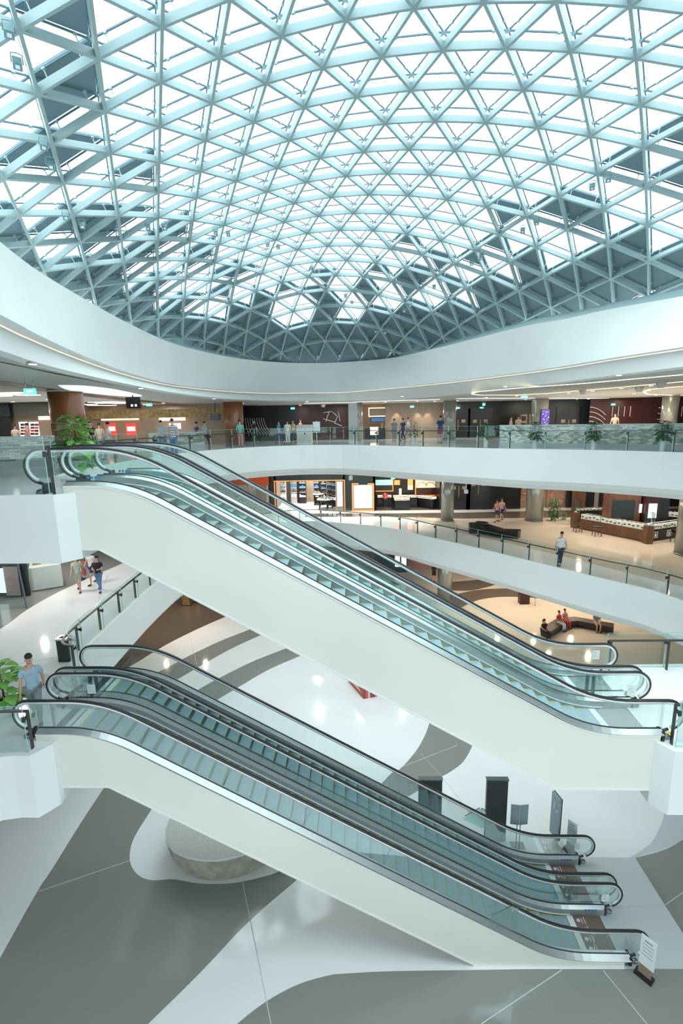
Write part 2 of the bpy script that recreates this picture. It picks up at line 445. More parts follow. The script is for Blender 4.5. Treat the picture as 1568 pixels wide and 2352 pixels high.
# ground floor with its inlaid swooshes
a = MB(); a.poly([[(-42, -14), (42, -14), (42, 46), (-42, 46)]], L1); struct(a, 'floor_1', 'floor_white')
def inlay(px, z, material, name, th=0.004, smooth=0, extra=()):
    P = [onz(u, v, z) for u, v in px]
    if smooth: P = smooth_loop(P, smooth)
    P += list(extra)
    q = MB(); q.prism(P, z, z + th); struct(q, name, material)
def curve_px(px, z, n=5): return smooth_loop([onz(u, v, z) for u, v in px], n, False)
N_ = [1]
def inlay_pts(P, z, material, th=0.004):
    q = MB(); q.prism(P, z, z + th); struct(q, 'floor_4', material)
g1 = curve_px([(239, 1809), (180, 1899), (120, 1996), (85, 2049), (0, 2201), (-120, 2420)], L1)
g2 = curve_px([(340, 2352), (459, 2235), (571, 2117), (684, 2019), (790, 1930), (900, 1850)], L1)
g3 = curve_px([(620, 2010), (540, 2028), (460, 2030), (400, 2020), (350, 2022), (320, 2012), (302, 1990), (298, 1960), (310, 1920), (350, 1856), (400, 1780), (470, 1690)], L1)
inlay_pts(g1 + [onz(100, 2520, L1), onz(240, 2450, L1)] + g2[:-5] + [onz(700, 1980, L1)] + g3 + [onz(380, 1690, L1), onz(300, 1740, L1)], L1, 'floor_grey')
g4 = curve_px([(480, 2420), (545, 2352), (612, 2300), (683, 2262), (753, 2241), (800, 2236), (900, 2231), (1100, 2228), (1240, 2226), (1430, 2226)], L1)
inlay_pts(g4 + [(12, 9.6), (13, 12), (12.8, 13.4)] + curve_px([(1568, 1928), (1540, 1945), (1510, 1957), (1480, 1965), (1444, 1971)], L1) + [onz(1458, 1971, L1), onz(1568, 2145, L1), onz(1600, 2226, L1), onz(1568, 2228, L1), onz(1440, 2228, L1)] if False else g4 + [onz(1700, 2226, L1), onz(1800, 2500, L1), onz(800, 2600, L1)], L1, 'floor_grey')
inlay_pts([onz(1458, 1971, L1), onz(1568, 2145, L1), onz(1620, 2226, L1), onz(1800, 2226, L1)] + curve_px([(1700, 1840), (1640, 1885), (1568, 1928), (1540, 1945), (1510, 1957), (1480, 1965), (1460, 1970)], L1), L1, 'floor_grey')
mat('floor_pale', (0.60, 0.66, 0.70), 0.13, noise=0.04, nscale=40, spec=0.6)
inlay_pts(curve_px([(1444, 1971), (1470, 1955), (1495, 1935), (1515, 1900), (1525, 1868), (1528, 1830), (1520, 1790)], L1) + [onz(1600, 1760, L1)] + curve_px([(1700, 1838), (1640, 1883), (1568, 1926), (1540, 1943), (1510, 1955), (1480, 1963), (1460, 1969)], L1), L1, 'floor_pale')
inlay_pts(curve_px([(1000, 1610), (985, 1663), (975, 1690), (955, 1725), (920, 1765), (900, 1775), (860, 1815), (800, 1860)], L1) + curve_px([(850, 1880), (943, 1826), (958, 1817), (1010, 1786), (1035, 1772), (1063, 1750), (1083, 1716), (1095, 1680), (1098, 1640), (1090, 1600)], L1), L1, 'floor_grey')
inlay_pts(curve_px([(330, 1561), (400, 1525), (425, 1511), (502, 1474), (573, 1446), (650, 1415), (760, 1375), (900, 1335)], L1) + curve_px([(920, 1342), (780, 1388), (670, 1430), (596, 1460), (527, 1492), (461, 1529), (415, 1556), (350, 1592)], L1), L1, 'floor_grey')
inlay_pts(curve_px([(400, 1618), (462, 1580), (510, 1554), (579, 1520), (655, 1490), (760, 1450), (900, 1405)], L1) + curve_px([(930, 1415), (790, 1464), (688, 1507), (617, 1538), (550, 1577), (506, 1603), (440, 1645)], L1), L1, 'floor_grey')
inlay_pts(curve_px([(180, 1600), (300, 1530), (400, 1471), (519, 1416), (620, 1380), (760, 1340)], L1) + [onz(700, 1310, L1), onz(420, 1360, L1), onz(200, 1400, L1), onz(60, 1500, L1)], L1, 'floor_brown')
inlay_pts([onz(838, 1300, L1), onz(870, 1402, L1), onz(1010, 1440, L1), onz(1100, 1510, L1), onz(1300, 1600, L1)] + [(40, 14), (40, 44), (5, 44)], L1 + 0.001, 'floor_warm_light', 0.003)  # tan patch: warm ceiling light put into the floor colour
inlay_pts(curve_px([(1058, 1396), (1100, 1378), (1160, 1371), (1240, 1375), (1330, 1392)], L1) + curve_px([(1330, 1378), (1240, 1358), (1160, 1352), (1090, 1356), (1020, 1372)], L1), L1 + 0.004, 'floor_brown')
inlay_pts(curve_px([(1030, 1356), (1085, 1356), (1150, 1340)], L1) + [onz(1120, 1330, L1), onz(1000, 1340, L1)], L1 + 0.004, 'floor_brown')
def seam(px, z, w=0.02, material='floor_seam'):
    P = [onz(u, v, z) for u, v in px]
    q = MB()
    for p_, r_ in zip(P, P[1:]): q.bar((*p_, z + 0.005), (*r_, z + 0.005), w, 0.004)
    struct(q, 'trim_10', material)
seam([(88, 2048), (298, 1977)], L1); seam([(557, 2027), (590, 2190)], L1, 0.022, 'seam_grey'); seam([(590, 2190), (622, 2352)], L1)
seam([(1290, 2228), (1105, 2352)], L1); seam([(1385, 2230), (1485, 2352)], L1); seam([(1568, 2050), (1528, 2078)], L1)
seam([(918, 1763), (1050, 1712)], L1, 0.018); seam([(965, 1730), (1020, 1790), (1120, 1925)], L1, 0.012, 'seam_grey')
seam([(435, 1455), (452, 1528)], L1, 0.02, 'seam_grey'); seam([(0, 1533), (140, 1508)], L2, 0.015, 'seam_grey'); seam([(248, 1320), (222, 1390)], L2, 0.015, 'seam_grey')
# first-floor inlays
inlay_pts(curve_px([(-200, 1560), (0, 1445), (60, 1402), (130, 1362), (210, 1325), (290, 1290), (400, 1240)], L2) + [(-9.5, 38), (-40, 38), (-40, 16)], L2, 'floor_grey')
inlay_pts([onz(-200, 1548, L2), onz(112, 1548, L2), onz(150, 1610, L2), onz(-250, 1610, L2)], L2, 'floor_pale')
inlay_pts([(7.0, 30.5), (5.5, 34), (1.5, 37), (40, 37.5), (40, 12.5), (16, 15.5), (15.2, 18.5), (13.2, 21.5), (11, 25), (9, 28)], L2, 'floor_warm_light', 0.003)  # white floor here, drawn cream to carry the glow of the warm lamps
inlay_pts([(-4, 36.6), (2, 36.4), (8, 35.2), (14, 35.2), (24, 35.2), (40, 34.5), (40, 38), (20, 38.2), (9, 37.6), (3, 37.6), (-4, 38)], L2, 'floor_brown', 0.006)

# ------------------------------------------------------------------ escalators
def fpath(zt, zb, c, T=0.85, seg=8):
    """polyline (x, z): flat at zt, 30 degree slope z = c - 0.577 x, flat at zb, with rounded knees"""
    t = 0.5774
    xt = (c - zt) / t; xb = (c - zb) / t
    ca, sa = math.cos(PI / 6), math.sin(PI / 6)
    def knee(x, z, first):
        out = []
        p0 = (x - T, z) if first else (x - T * ca, z + T * sa)
        p2 = (x + T * ca, z - T * sa) if first else (x + T, z)
        for i in range(seg + 1):
            s = i / seg
            out.append(((1 - s) ** 2 * p0[0] + 2 * s * (1 - s) * x + s * s * p2[0], (1 - s) ** 2 * p0[1] + 2 * s * (1 - s) * z + s * s * p2[1]))
        return out
    return knee(xt, zt, True) + knee(xb, zb, False)
def frames(pts):
    out = []
    for i, p in enumerate(pts):
        a = pts[max(i - 1, 0)]; b = pts[min(i + 1, len(pts) - 1)]
        d = Vector((b[0] - a[0], b[1] - a[1])); d.normalize()
        out.append((p, (-d.y, d.x)))
    return out
def handrail_loop(zt, zb, c, xl, xr, R=0.37):
    mid = fpath(zt, zb, c)
    pts = []
    # left newel from below, round the end, along the top, round the right newel
    for i in range(11):
        a = -PI * 0.36 - PI * 0.64 * i / 10 - 0.0
        a = math.radians(250 - 160 * i / 10)
        pts.append((xl + R + R * math.cos(a), zt - R + R * math.sin(a)))
    pts += mid
    for i in range(11):
        a = math.radians(90 - 160 * i / 10)
        pts.append((xr - R + R * math.cos(a), zb - R + R * math.sin(a)))
    return pts
def zat(path, x):
    if x <= path[0][0]: return path[0][1]
    for (a, b), (c_, d) in zip(path, path[1:]):
        if x <= c_: return b + (d - b) * (x - a) / (c_ - a + 1e-9)
    return path[-1][1]
def disc_sign(mb, x, y, z, r, n=12):
    mb.add([(x + r * math.cos(2 * PI * k / n), y, z + r * math.sin(2 * PI * k / n)) for k in range(n)], [tuple(range(n))])
mat('sticker_blue', (0.05, 0.25, 0.62), 0.4); mat('sticker_white', (0.8, 0.82, 0.84), 0.4)
mat('mat_brown', (0.24, 0.16, 0.13), 0.45, noise=0.1, nscale=20); mat('plate_grey', (0.36, 0.35, 0.34), 0.45, noise=0.06, nscale=60)
mat('comb_metal', (0.86, 0.92, 0.94), 0.4, 0.0)
W_ = 1.2545
step_proto = []
def escalator(name, label, Y0, zt, zb, c, xl, xr, clad_xl, clad_xr, clad_flat_t, clad_flat_b, clad_c, front, low_plate, group):
    Y1 = Y0 + W_
    root = empty('escalator', (xl + xr) / 2, (Y0 + Y1) / 2, zb - 0.95, label, 'escalator', group)
    hr = handrail_loop(zt, zb, c, xl, xr)
    gb = fpath(zt - 0.70, zb - 0.70, c - 0.755)          # foot of the glass
    ct = fpath(zt - 0.78, zb - 0.79, c - 0.87)           # top of the cladding
    cb = fpath(clad_flat_t, clad_flat_b, clad_c, 0.02, 1)
    # cladding
    yo0 = Y0 - 0.145; yo1 = Y1 + 0.145
    q = MB()
    topl = [(clad_xl, ct[0][1])] + [p for p in ct] + [(clad_xr, ct[-1][1])]
    botl = [(clad_xl, clad_flat_t)] + [p for p in cb] + [(clad_xr, clad_flat_b)]
    if clad_flat_b < L1:
        botl = [(clad_xl, clad_flat_t)] + [p for p in cb[:2]] + [((clad_c - L1) / 0.5774, L1), (clad_xr, L1)]
    out = topl + botl[::-1]
    q.xzprism(out, yo0, yo0 + 0.05); q.xzprism(out, yo1 - 0.05, yo1)
    nb = len(botl)
    q.strip([(x, yo0, z) for x, z in botl], [(x, yo1, z) for x, z in botl], False, False)
    # rolled lower edge and upper bead
    q.sweep([((x, yo0, z), (0, 1, 0), (-0.0, 0, 1)) for x, z in topl], [(-0.012, -0.03), (-0.012, 0.0), (0.06, 0.0), (0.06, -0.03)])
    q.build('truss_cladding', 'white_cladding', root)
    q = MB(); q.sweep([((x, yo0, z + 0.01), (0, 1, 0), (0, 0, 1)) for x, z in botl], [(-0.02, -0.03), (-0.02, 0.02), (0.03, 0.02), (0.03, -0.03)])
    q.build('cladding_edge', 'soffit', root)
    # truss interior tray
    tray = fpath(zt - 1.25, zb - 1.2, c - 1.36)
    tr_ = [(clad_xl, tray[0][1])] + tray + [(clad_xr, tray[-1][1])]
    q = MB(); q.strip([(x, yo0 + 0.04, z) for x, z in tr_], [(x, yo1 - 0.04, z) for x, z in tr_], False, False)
    q.build('step_tray', 'steel_dark', root)
    for Y, inn in ((Y0, 1), (Y1, -1)):
        fr_ = frames(hr)
        def sw(prof, nm, mt, pts=fr_):
            k = MB(); k.sweep([((p[0], Y, p[1]), (0, 1, 0), (n_[0], 0, n_[1])) for p, n_ in pts], prof, True)
            return k.build(nm, mt, root)
        sw([(-0.04, -0.012), (-0.04, 0.012), (-0.025, 0.026), (0.025, 0.026), (0.04, 0.012), (0.04, -0.012)], 'handrail', 'rubber')
        sw([(-0.024, -0.078), (-0.027, -0.012), (0.027, -0.012), (0.024, -0.078)], 'handrail_guide', 'guide_steel')
        # glass panels
        x0 = hr[0][0]; seams = [xl + 1.05, *[xl + 1.05 + 1.62 * i for i in range(1, 8)]]
        nS = int(((xr - 1.05) - (xl + 1.05)) / 1.75); seams = [xl + 1.05 + (xr - xl - 2.1) * i / nS for i in range(nS + 1)]
        topx = hr[11 - 1:-10]
        def delta(x): return 0.29 if (c - zt) / 0.5774 < x < (c - zb) / 0.5774 - 0.2 else 0.0
        def seg_pts(path, a, b_):
            r = [(a, zat(path, a))] + [p for p in path if a + 0.01 < p[0] < b_ - 0.01] + [(b_, zat(path, b_))]
            return r
        up_ = [(p[0], p[1] - 0.045) for p in topx]
        for a, b_ in zip(seams, seams[1:]):
            T = seg_pts(up_, a + delta(a) + 0.006, b_ + delta(b_) - 0.006); B = seg_pts(gb, a + 0.006, b_ - 0.006)
            k = MB(); k.xzprism(T + B[::-1], Y - 0.006, Y + 0.006); k.build('glass_panel', 'balustrade_glass', root)
        for side in (0, 1):
            if side == 0:
                arc = [(p[0], p[1]) for p in hr[1:11]]; cx, cz = xl + 0.37, zt - 0.37
                arc = [(cx + (p[0] - cx) * 0.88, cz + (p[1] - cz) * 0.88) for p in arc]
                T = arc + seg_pts(up_, xl + 0.37, seams[0] - 0.006); B = seg_pts(gb, xl + 0.25, seams[0] - 0.006)
            else:
                arc = [(p[0], p[1]) for p in hr[-11:-1]]; cx, cz = xr - 0.37, zb - 0.37
                arc = [(cx + (p[0] - cx) * 0.88, cz + (p[1] - cz) * 0.88) for p in arc]
                T = seg_pts(up_, seams[-1] + 0.006, xr - 0.37) + arc; B = seg_pts(gb, seams[-1] + 0.006, xr - 0.25)
            k = MB(); k.xzprism(T + B[::-1], Y - 0.006, Y + 0.006); k.build('glass_panel', 'balustrade_glass', root)
        # decking: outer and inner
        gpl = [(clad_xl + 0.12 if Y == Y0 else clad_xl, gb[0][1])] + gb + [(xr - 0.47, gb[-1][1])]
        gpl[0] = (max(clad_xl, xl + 0.42), gb[0][1])
        def sweepY(path, prof, nm, mt):
            k = MB(); k.sweep([((x, Y, z), (0, 1, 0), (0, 0, 1)) for x, z in path], prof); return k.build(nm, mt, root)
        o = -inn
        sweepY(gpl, [(o * 0.01, 0.0), (o * 0.144, -0.075), (o * 0.144, -0.095), (inn * 0.02, -0.095), (inn * 0.02, 0.0)], 'outer_deck', 'deck_steel')
        sweepY(gpl, [(-0.016, 0.0), (-0.016, 0.016), (0.016, 0.016), (0.016, 0.0)], 'glass_gasket', 'rubber')
        sweepY(gpl, [(inn * 0.02, 0.0), (inn * 0.11, -0.05), (inn * 0.11, -0.075), (inn * 0.02, -0.075)], 'inner_deck', 'steel')
        sweepY(gpl, [(inn * 0.105, -0.05), (inn * 0.12, -0.05), (inn * 0.12, -0.42), (inn * 0.105, -0.42)], 'skirt_panel', 'skirt_metal')
        sk = [p for p in gpl if xl + 0.9 < p[0] < xr - 0.9]
        sweepY(sk, [(inn * 0.12, -0.19), (inn * 0.145, -0.19), (inn * 0.145, -0.205), (inn * 0.12, -0.205)], 'skirt_brush', 'comb_metal')
        for xe, ze, s_ in ((xl + 0.42, zt, -1), (xr - 0.47, zb, 1)):
            k = MB(); k.box(xe - 0.03, xe + 0.03, Y - 0.12, Y + 0.12, ze - 0.95, ze - 0.73); k.build('newel_cap', 'rubber', root)
            k = MB(); k.blob((xe + s_ * 0.14, Y, ze - 0.93), 0.09, 12, 8, (1.2, 0.8, 0.9)); k.build('handrail_inlet', 'steel_dark', root)
            k = MB(); k.tube([(xe + s_ * 0.16, Y, ze - 0.715), (xe - s_ * 0.02, Y, ze - 0.78)], 0.035, 8); k.build('handrail_collar', 'rubber', root)
            k = MB()
            for i in range(4): disc_sign(k, xe - s_ * (0.55 - 0.09 * i) , Y + inn * 0.125 - 0.004 if inn < 0 else Y - 0.151, ze - 0.745 if inn < 0 else ze - 0.745, 0.035)
            if inn < 0: k.build('safety_sticker', 'sticker_blue', root)
    # steps
    noseflat_t = zt - 0.95; noseflat_b = zb - 0.95
    sp = fpath(noseflat_t, noseflat_b, c - 0.98, 0.9)
    xa = xl + 1.28; xb = xr - 1.22
    # arc length walk
    path = [(xa, noseflat_t)] + [p for p in sp if p[0] > xa and p[0] < xb] + [(xb, noseflat_b)]
    d = 0; pos = []; nxt = 0.385
    for (x1, z1), (x2, z2) in zip(path, path[1:]):
        Lg = math.hypot(x2 - x1, z2 - z1)
        while nxt <= d + Lg:
            t = (nxt - d) / Lg; pos.append((x1 + (x2 - x1) * t, z1 + (z2 - z1) * t)); nxt += 0.385
        d += Lg
    ys0, ys1 = Y0 + 0.125, Y1 - 0.125
    if not step_proto:
        k = MB(); P = [(-0.385, -0.02), (-0.385, 0.0), (0.0, 0.0)] + [(-0.03 * math.sin(i / 5 * PI / 2) , -0.21 * i / 5) for i in range(1, 6)] + [(-0.06, -0.21), (-0.06, -0.02)]
        n = len(P)
        k.xzprism([(p[0], p[1]) for p in P], 0, ys1 - ys0)
        for i in range(24):
            y = 0.03 + i * (ys1 - ys0 - 0.06) / 23
            k.box(-0.37, -0.01, y - 0.006, y + 0.006, 0.0, 0.003)
        k2 = MB(); w = ys1 - ys0
        k2.box(-0.385, -0.001, 0.0, 0.018, 0.0, 0.008); k2.box(-0.385, -0.001, w - 0.02, w, 0.0, 0.008); k2.box(-0.385, -0.355, 0.0, w, 0.0, 0.008); k2.box(-0.012, -0.001, 0.0, w, 0.0, 0.008)
        step_proto.append((k, k2))
        s0 = k.build('step', 'step_metal', None, origin=(0, 0, 0)); e0 = k2.build('yellow_edge', 'yellow', None, origin=(0, 0, 0))
        k3 = MB(); k3.box(-0.006, 0.004, 0.0, ys1 - ys0, -0.205, -0.012)
        for i in range(30): k3.box(0.004, 0.009, 0.02 + i * w / 30.5, 0.03 + i * w / 30.5, -0.2, -0.015)
        r0 = k3.build('riser', 'riser_metal', None, origin=(0, 0, 0))
        step_proto.append((s0.data, e0.data, r0.data)); bpy.data.objects.remove(s0); bpy.data.objects.remove(e0); bpy.data.objects.remove(r0)
    rl = wloc(root)
    for x, z in pos:
        s0 = bpy.data.objects.new('step', step_proto[1][0]); C.objects.link(s0); s0.parent = root
        s0.location = Vector((x, ys0, z + Z0)) - rl
        e0 = bpy.data.objects.new('yellow_edge', step_proto[1][1]); C.objects.link(e0); e0.parent = s0
        r0 = bpy.data.objects.new('riser', step_proto[1][2]); C.objects.link(r0); r0.parent = s0
    # comb and floor plates
    for xx, zz, s_ in ((xa, noseflat_t, -1), (xb, noseflat_b, 1)):
        z = zz + 0.012
        xc = pos[-1][0] + 0.01 if s_ > 0 else pos[0][0] - 0.385 - 0.17
        x1 = xc; cw = 0.16; k = MB(); k.box(x1, x1 + cw, ys0, ys1, z - 0.05, z + 0.006); k.build('comb_plate', 'comb_metal', root)
        x2 = x1 + cw if s_ > 0 else x1 - 0.42
        pw = 0.42 if s_ < 0 else (xr - 0.62) - x2
        k = MB(); k.box(x2, x2 + pw, ys0, ys1, z - 0.05, z - 0.002)
        fm = ('mat_brown' if (low_plate and s_ > 0) else 'plate_grey') if s_ > 0 else 'steel_dark'
        pl = k.build('floor_plate', fm, root)
        if low_plate and s_ > 0:
            k = MB()
            for i in range(4):
                yy = ys0 + 0.16 + i * 0.24
                disc = [(x2 + 0.12 + 0.05 * math.cos(a_ * PI / 5), yy + 0.05 * math.sin(a_ * PI / 5), z) for a_ in range(10)]
                k.add(disc, [tuple(range(10))])
                k.box(x2 + 0.2, x2 + 0.22, yy - 0.07, yy + 0.05, z - 0.001, z + 0.001)
                k.box(x2 + 0.27, x2 + 0.29, yy - 0.09, yy + 0.09, z - 0.001, z + 0.001)
            k.build('pictogram', 'sticker_white', pl)
    # yellow floor tag beside the newel
    k = MB(); k.box(xr - 0.42, xr - 0.05, Y0 + 0.14, Y0 + 0.22, zb - 0.95 + 0.001, zb - 0.94); k.build('floor_tag', 'yellow', root)
    # centre pictogram discs on glass
    return root
D0 = 10.0; D2 = 10.0 + W_ + 0.293
up_args = dict(zt=-0.45, zb=-6.33, c=-3.2, xl=-7.06, xr=7.40, clad_xl=-6.2, clad_xr=6.85, clad_flat_t=-2.62, clad_flat_b=-8.51, clad_c=-5.84)
lo_args = dict(zt=-6.33, zb=-12.71, c=-9.786, xl=-8.18, xr=7.27, clad_xl=-7.62, clad_xr=6.62, clad_flat_t=-8.51, clad_flat_b=-15, clad_c=-11.98)
escalator('e', 'upper escalator on the side nearer to us, white flank and blue-grey steps', D0, front=True, low_plate=False, group=None, **up_args)
escalator('e', 'upper escalator behind its twin, farther from us, rising to the top floor', D2, front=False, low_plate=False, group=None, **up_args)
escalator('e', 'lower escalator on the side nearer to us, landing on the ground floor', D0, front=True, low_plate=True, group=None, **lo_args)
escalator('e', 'lower escalator behind its twin, farther from us, landing on the ground floor', D2, front=False, low_plate=True, group=None, **lo_args)
# metal landing plates in front of the lower pair
mat('ribbed_plate', (0.68, 0.74, 0.76), 0.35, 0.3, noise=0.04, nscale=40)
mat('ribbed_plate', (0.68, 0.74, 0.76), 0.35)
for i, (pts, lab) in enumerate((([(6.55, 9.86), (9.3, 9.86), (8.63, 11.35), (6.55, 11.35)], 'large ribbed metal landing plate at the foot of the nearer lower escalator'),
                                ([(6.55, 11.37), (8.62, 11.37), (8.0, 12.95), (6.55, 12.95)], 'ribbed metal landing plate at the foot of the farther lower escalator'))):
    pass
p1 = [(6.68, 12.95), onz(1458, 1971, L1), onz(1528, 2082, L1), (6.68, 11.43)]
p2 = [(6.68, 11.41), onz(1529, 2084, L1), onz(1568, 2145, L1), onz(1618, 2226, L1), (6.68, 9.83)]
for p_, lab in ((p2, 'large ribbed metal landing plate at the foot of the nearer lower escalator'), (p1, 'ribbed metal landing plate at the foot of the farther lower escalator')):
    q = MB(); q.prism(p_, L1 + 0.004, L1 + 0.012); tag(q.build('landing_plate', 'ribbed_plate'), lab, 'floor plate')

# ------------------------------------------------------------------ railings
def resample(path, step):
    out = [Vector(path[0])]; acc = 0; d_ = step
    for a, b_ in zip(path, path[1:]):
        a = Vector(a); b_ = Vector(b_); L = (b_ - a).length; t = d_ - acc
        while t <= L:
            out.append(a + (b_ - a) * (t / L)); t += step
        acc = L - (t - step)
    return out
def railing(path, z, label, group, step=1.62, side=1, gh=1.1, rh=0.86, lead=True):
    """glass balustrade along a plan path; posts and rail stand on the floor side"""
    path = [tuple(p[:2]) for p in path]
    P3 = [(x, y, z) for x, y in path]
    fine = [Vector((p[0], p[1])) for p in path]
    root = empty('glass_railing', path[len(path) // 2][0], path[len(path) // 2][1], z, label, 'railing', group)
    inn = grow_open(P3, side * 0.06, z); inr = grow_open(P3, side * 0.19, z)
    pts = resample([p[:2] for p in inn], step)
    total = sum((Vector(a) - Vector(b_)).length for a, b_ in zip(path, path[1:]))
    # glass panels between successive posts, following the curve
    cum = [0]
    for a, b_ in zip(inn, inn[1:]): cum.append(cum[-1] + (Vector(a[:2]) - Vector(b_[:2])).length)
    def at(s):
        s = max(0, min(cum[-1], s))
        for i in range(len(cum) - 1):
            if s <= cum[i + 1] + 1e-9:
                t = (s - cum[i]) / (cum[i + 1] - cum[i] + 1e-9); a = Vector(inn[i][:2]); b_ = Vector(inn[i + 1][:2]); d = (b_ - a).normalized()
                return a.lerp(b_, t), d
    n = max(1, round(cum[-1] / step)); st = cum[-1] / n
    for i in range(n):
        q = MB(); A = []
        ss = [i * st + 0.008 + (st - 0.016) * j / 5 for j in range(6)]
        L_ = []; R_ = []
        for s in ss:
            p, d = at(s); nn = Vector((-d.y, d.x))
            L_.append(p); R_.append(p + nn * (0.012 * side))
        lo = z + 0.0; hi = z + gh
        q.strip([(p.x, p.y, lo) for p in L_], [(p.x, p.y, hi) for p in L_], False, True)
        gp = q.build('glass_panel', 'rail_glass', root)
        q = MB(); q.strip([(p.x, p.y, hi) for p in L_], [(p.x, p.y, hi) for p in R_], False, False)
        q.strip([(p.x, p.y, hi - 0.012) for p in L_], [(p.x, p.y, hi) for p in L_], False, False)
        for e in (0, -1): q.box(L_[e].x - 0.006, L_[e].x + 0.006, L_[e].y - 0.006, L_[e].y + 0.006, lo, hi)
        q.build('glass_edge', 'glass_edge', gp)
    for i in range(n + 1):
        p, d = at(i * st if i else 0.05); nn = Vector((-d.y, d.x)) * side
        c_ = p + nn * 0.13
        q = MB(); q.obox((c_.x, c_.y, z + rh / 2), Vector((nn.x, nn.y, 0)), Vector((d.x, d.y, 0)), up, 0.04, 0.012, rh / 2)
        po = q.build('post', 'bronze', root)
        q = MB(); c2_ = p + nn * 0.05
        q.obox((c2_.x, c2_.y, z + rh - 0.12), Vector((nn.x, nn.y, 0)), Vector((d.x, d.y, 0)), up, 0.05, 0.02, 0.035)
        q.obox((p.x - nn.x * 0.02, p.y - nn.y * 0.02, z + rh - 0.12), Vector((nn.x, nn.y, 0)), Vector((d.x, d.y, 0)), up, 0.012, 0.035, 0.06)
        q.build('glass_clamp', 'clamp_metal', po)
    q = MB(); rr = [(x, y, z + rh) for x, y, _ in inr]
    fr2 = []
    for i, p in enumerate(rr):
        a = Vector(rr[max(i - 1, 0)]); b_ = Vector(rr[min(i + 1, len(rr) - 1)]); d = (b_ - a).normalized()
        fr2.append((p, (-d.y, d.x, 0), (0, 0, 1)))
    q.sweep(fr2, [(-0.035, -0.02), (-0.035, 0.02), (0.035, 0.02), (0.035, -0.02)])
    q.build('handrail', 'bronze', root)
    return root
railing(c3, L3, 'long curved glass railing along the far edge of the top floor', None)
railing([(-15.5, 9.58), (-12, 9.58), (-9, 9.58), (-6.35, 9.58)], L3, 'straight glass railing with dark posts at the top landing, far left', None, gh=1.22, rh=0.98)
railing(c2[1:], L2, 'curved glass railing along the edge of the middle floor', None)
railing([(16, 9.6), (12, 9.6), (9.5, 9.6), (7.05, 9.6)], L2, 'glass railing at the right landing in front of the nearer upper escalator', None, side=-1, gh=1.15, rh=0.98)
railing([(7.3, 13.25), (8.5, 13.25), (10, 13.25), (12.4, 13.25)], L2, 'straight glass railing behind the farther upper escalator, right landing', None, side=-1, gh=1.1, rh=0.92)
railing(smooth_loop([(-14, 4.0), (-10.6, 6.3), (-9.3, 8.0), (-8.65, 8.95), (-8.2, 9.36), (-7.52, 9.4)], 4, False), L2, 'glass railing with dark posts at the left landing of the lower escalators', None, gh=1.15, rh=0.95)

# ------------------------------------------------------------------ columns
mat('column_grey', (0.36, 0.38, 0.35), 0.22, 0.5, noise=0.04, nscale=1)
mat('column_brown', (0.24, 0.085, 0.03), 0.25, noise=0.25, nscale=1.5, spec=0.7)
def column(x, y, z0, z1, r, m_, label, group):
    q = MB(); q.cyl(x, y, z0, z1, r, 40); root = q.build('column', m_)
    tag(root, label, 'column', group)
    q = MB(); q.cyl(x, y, z0, z0 + 0.1, r + 0.012, 40); q.build('base_ring', 'steel_dark', root)
    q = MB(); q.cyl(x, y, z1 - 0.06, z1, r + 0.012, 40); q.build('top_ring', 'ceiling_board', root)
    return root
CG = 'round mall columns'
column(6.72, 34.6, L3, 1.4, 0.46, 'column_grey', 'round grey metal column on the top floor beside the tan stone wall', CG)
column(12.9, 34.3, L3, 1.4, 0.55, 'column_grey', 'round grey column on the top floor behind a purple poster', CG)
column(21.6, 34.0, L3, 1.4, 0.5, 'column_grey', 'round bronze-grey column on the top floor, farthest right', CG)
column(6.72, 34.6, L2, L2 + 4.1, 0.46, 'column_grey', 'round grey column on the middle floor beside the jewellery counters', CG)
column(12.9, 34.2, L2, L2 + 4.1, 0.6, 'column_grey', 'thick grey column on the middle floor left of the potted plant', CG)
column(17.55, 25.1, L2, L2 + 4.1, 0.5, 'column_grey', 'grey column on the middle floor at the right edge of the picture', CG)
column(6.72, 34.9, L1, L1 + 4.4, 0.55, 'column_grey', 'grey column on the ground floor under the curved balcony', CG)
xa_ = ony(155, 950, 19)[0]; column(xa_, 19, L3, 1.4, 0.62, 'column_brown', 'large glossy brown wooden column beside the leafy plant', 'brown columns on the top floor')
xa_ = ony(536, 950, 30)[0]; column(xa_, 30, L3, 1.4, 0.6, 'column_brown', 'brown wooden column on the top floor, farther back on the left', 'brown columns on the top floor')
q = MB(); x_ = ony(816, 950, 36)[0]; q.box(x_ - 0.52, x_ + 0.15, 35.6, 36.4, L3, 1.39); q.cyl(x_ + 0.2, 36, L3, 1.39, 0.34, 24)
tag(q.build('pilaster', 'column_grey'), 'square grey-green pillar on the top floor left of the cafe', 'column')

# ------------------------------------------------------------------ walls and shops (fronts are vertical slabs standing on their floor)
mat('wall_dark', (0.012, 0.022, 0.026), 0.35, noise=0.1, nscale=1)
mat('wall_black', (0.01, 0.011, 0.012), 0.3, noise=0.1, nscale=1)
mat('wall_tan', (0.33, 0.26, 0.20), 0.6, noise=0.15, nscale=2)
mat('wall_maroon', (0.055, 0.016, 0.016), 0.35, noise=0.3, nscale=1.2)
mat('wall_beige', (0.33, 0.24, 0.17), 0.5, noise=0.1, nscale=1)
mat('gold_band', (0.34, 0.24, 0.10), 0.4, 0.3, noise=0.5, nscale=5)
mat('orange_red', (0.75, 0.10, 0.025), 0.5)
mat('orange_frame', (0.85, 0.28, 0.06), 0.5, emit=(0.9, 0.25, 0.05), es=0.5)
mat('lit_white', (0.8, 0.8, 0.8), 0.5, emit=(0.88, 0.94, 1.0), es=0.55)
mat('lit_pink', (0.7, 0.62, 0.59), 0.5, emit=(0.86, 0.74, 0.70), es=0.32)
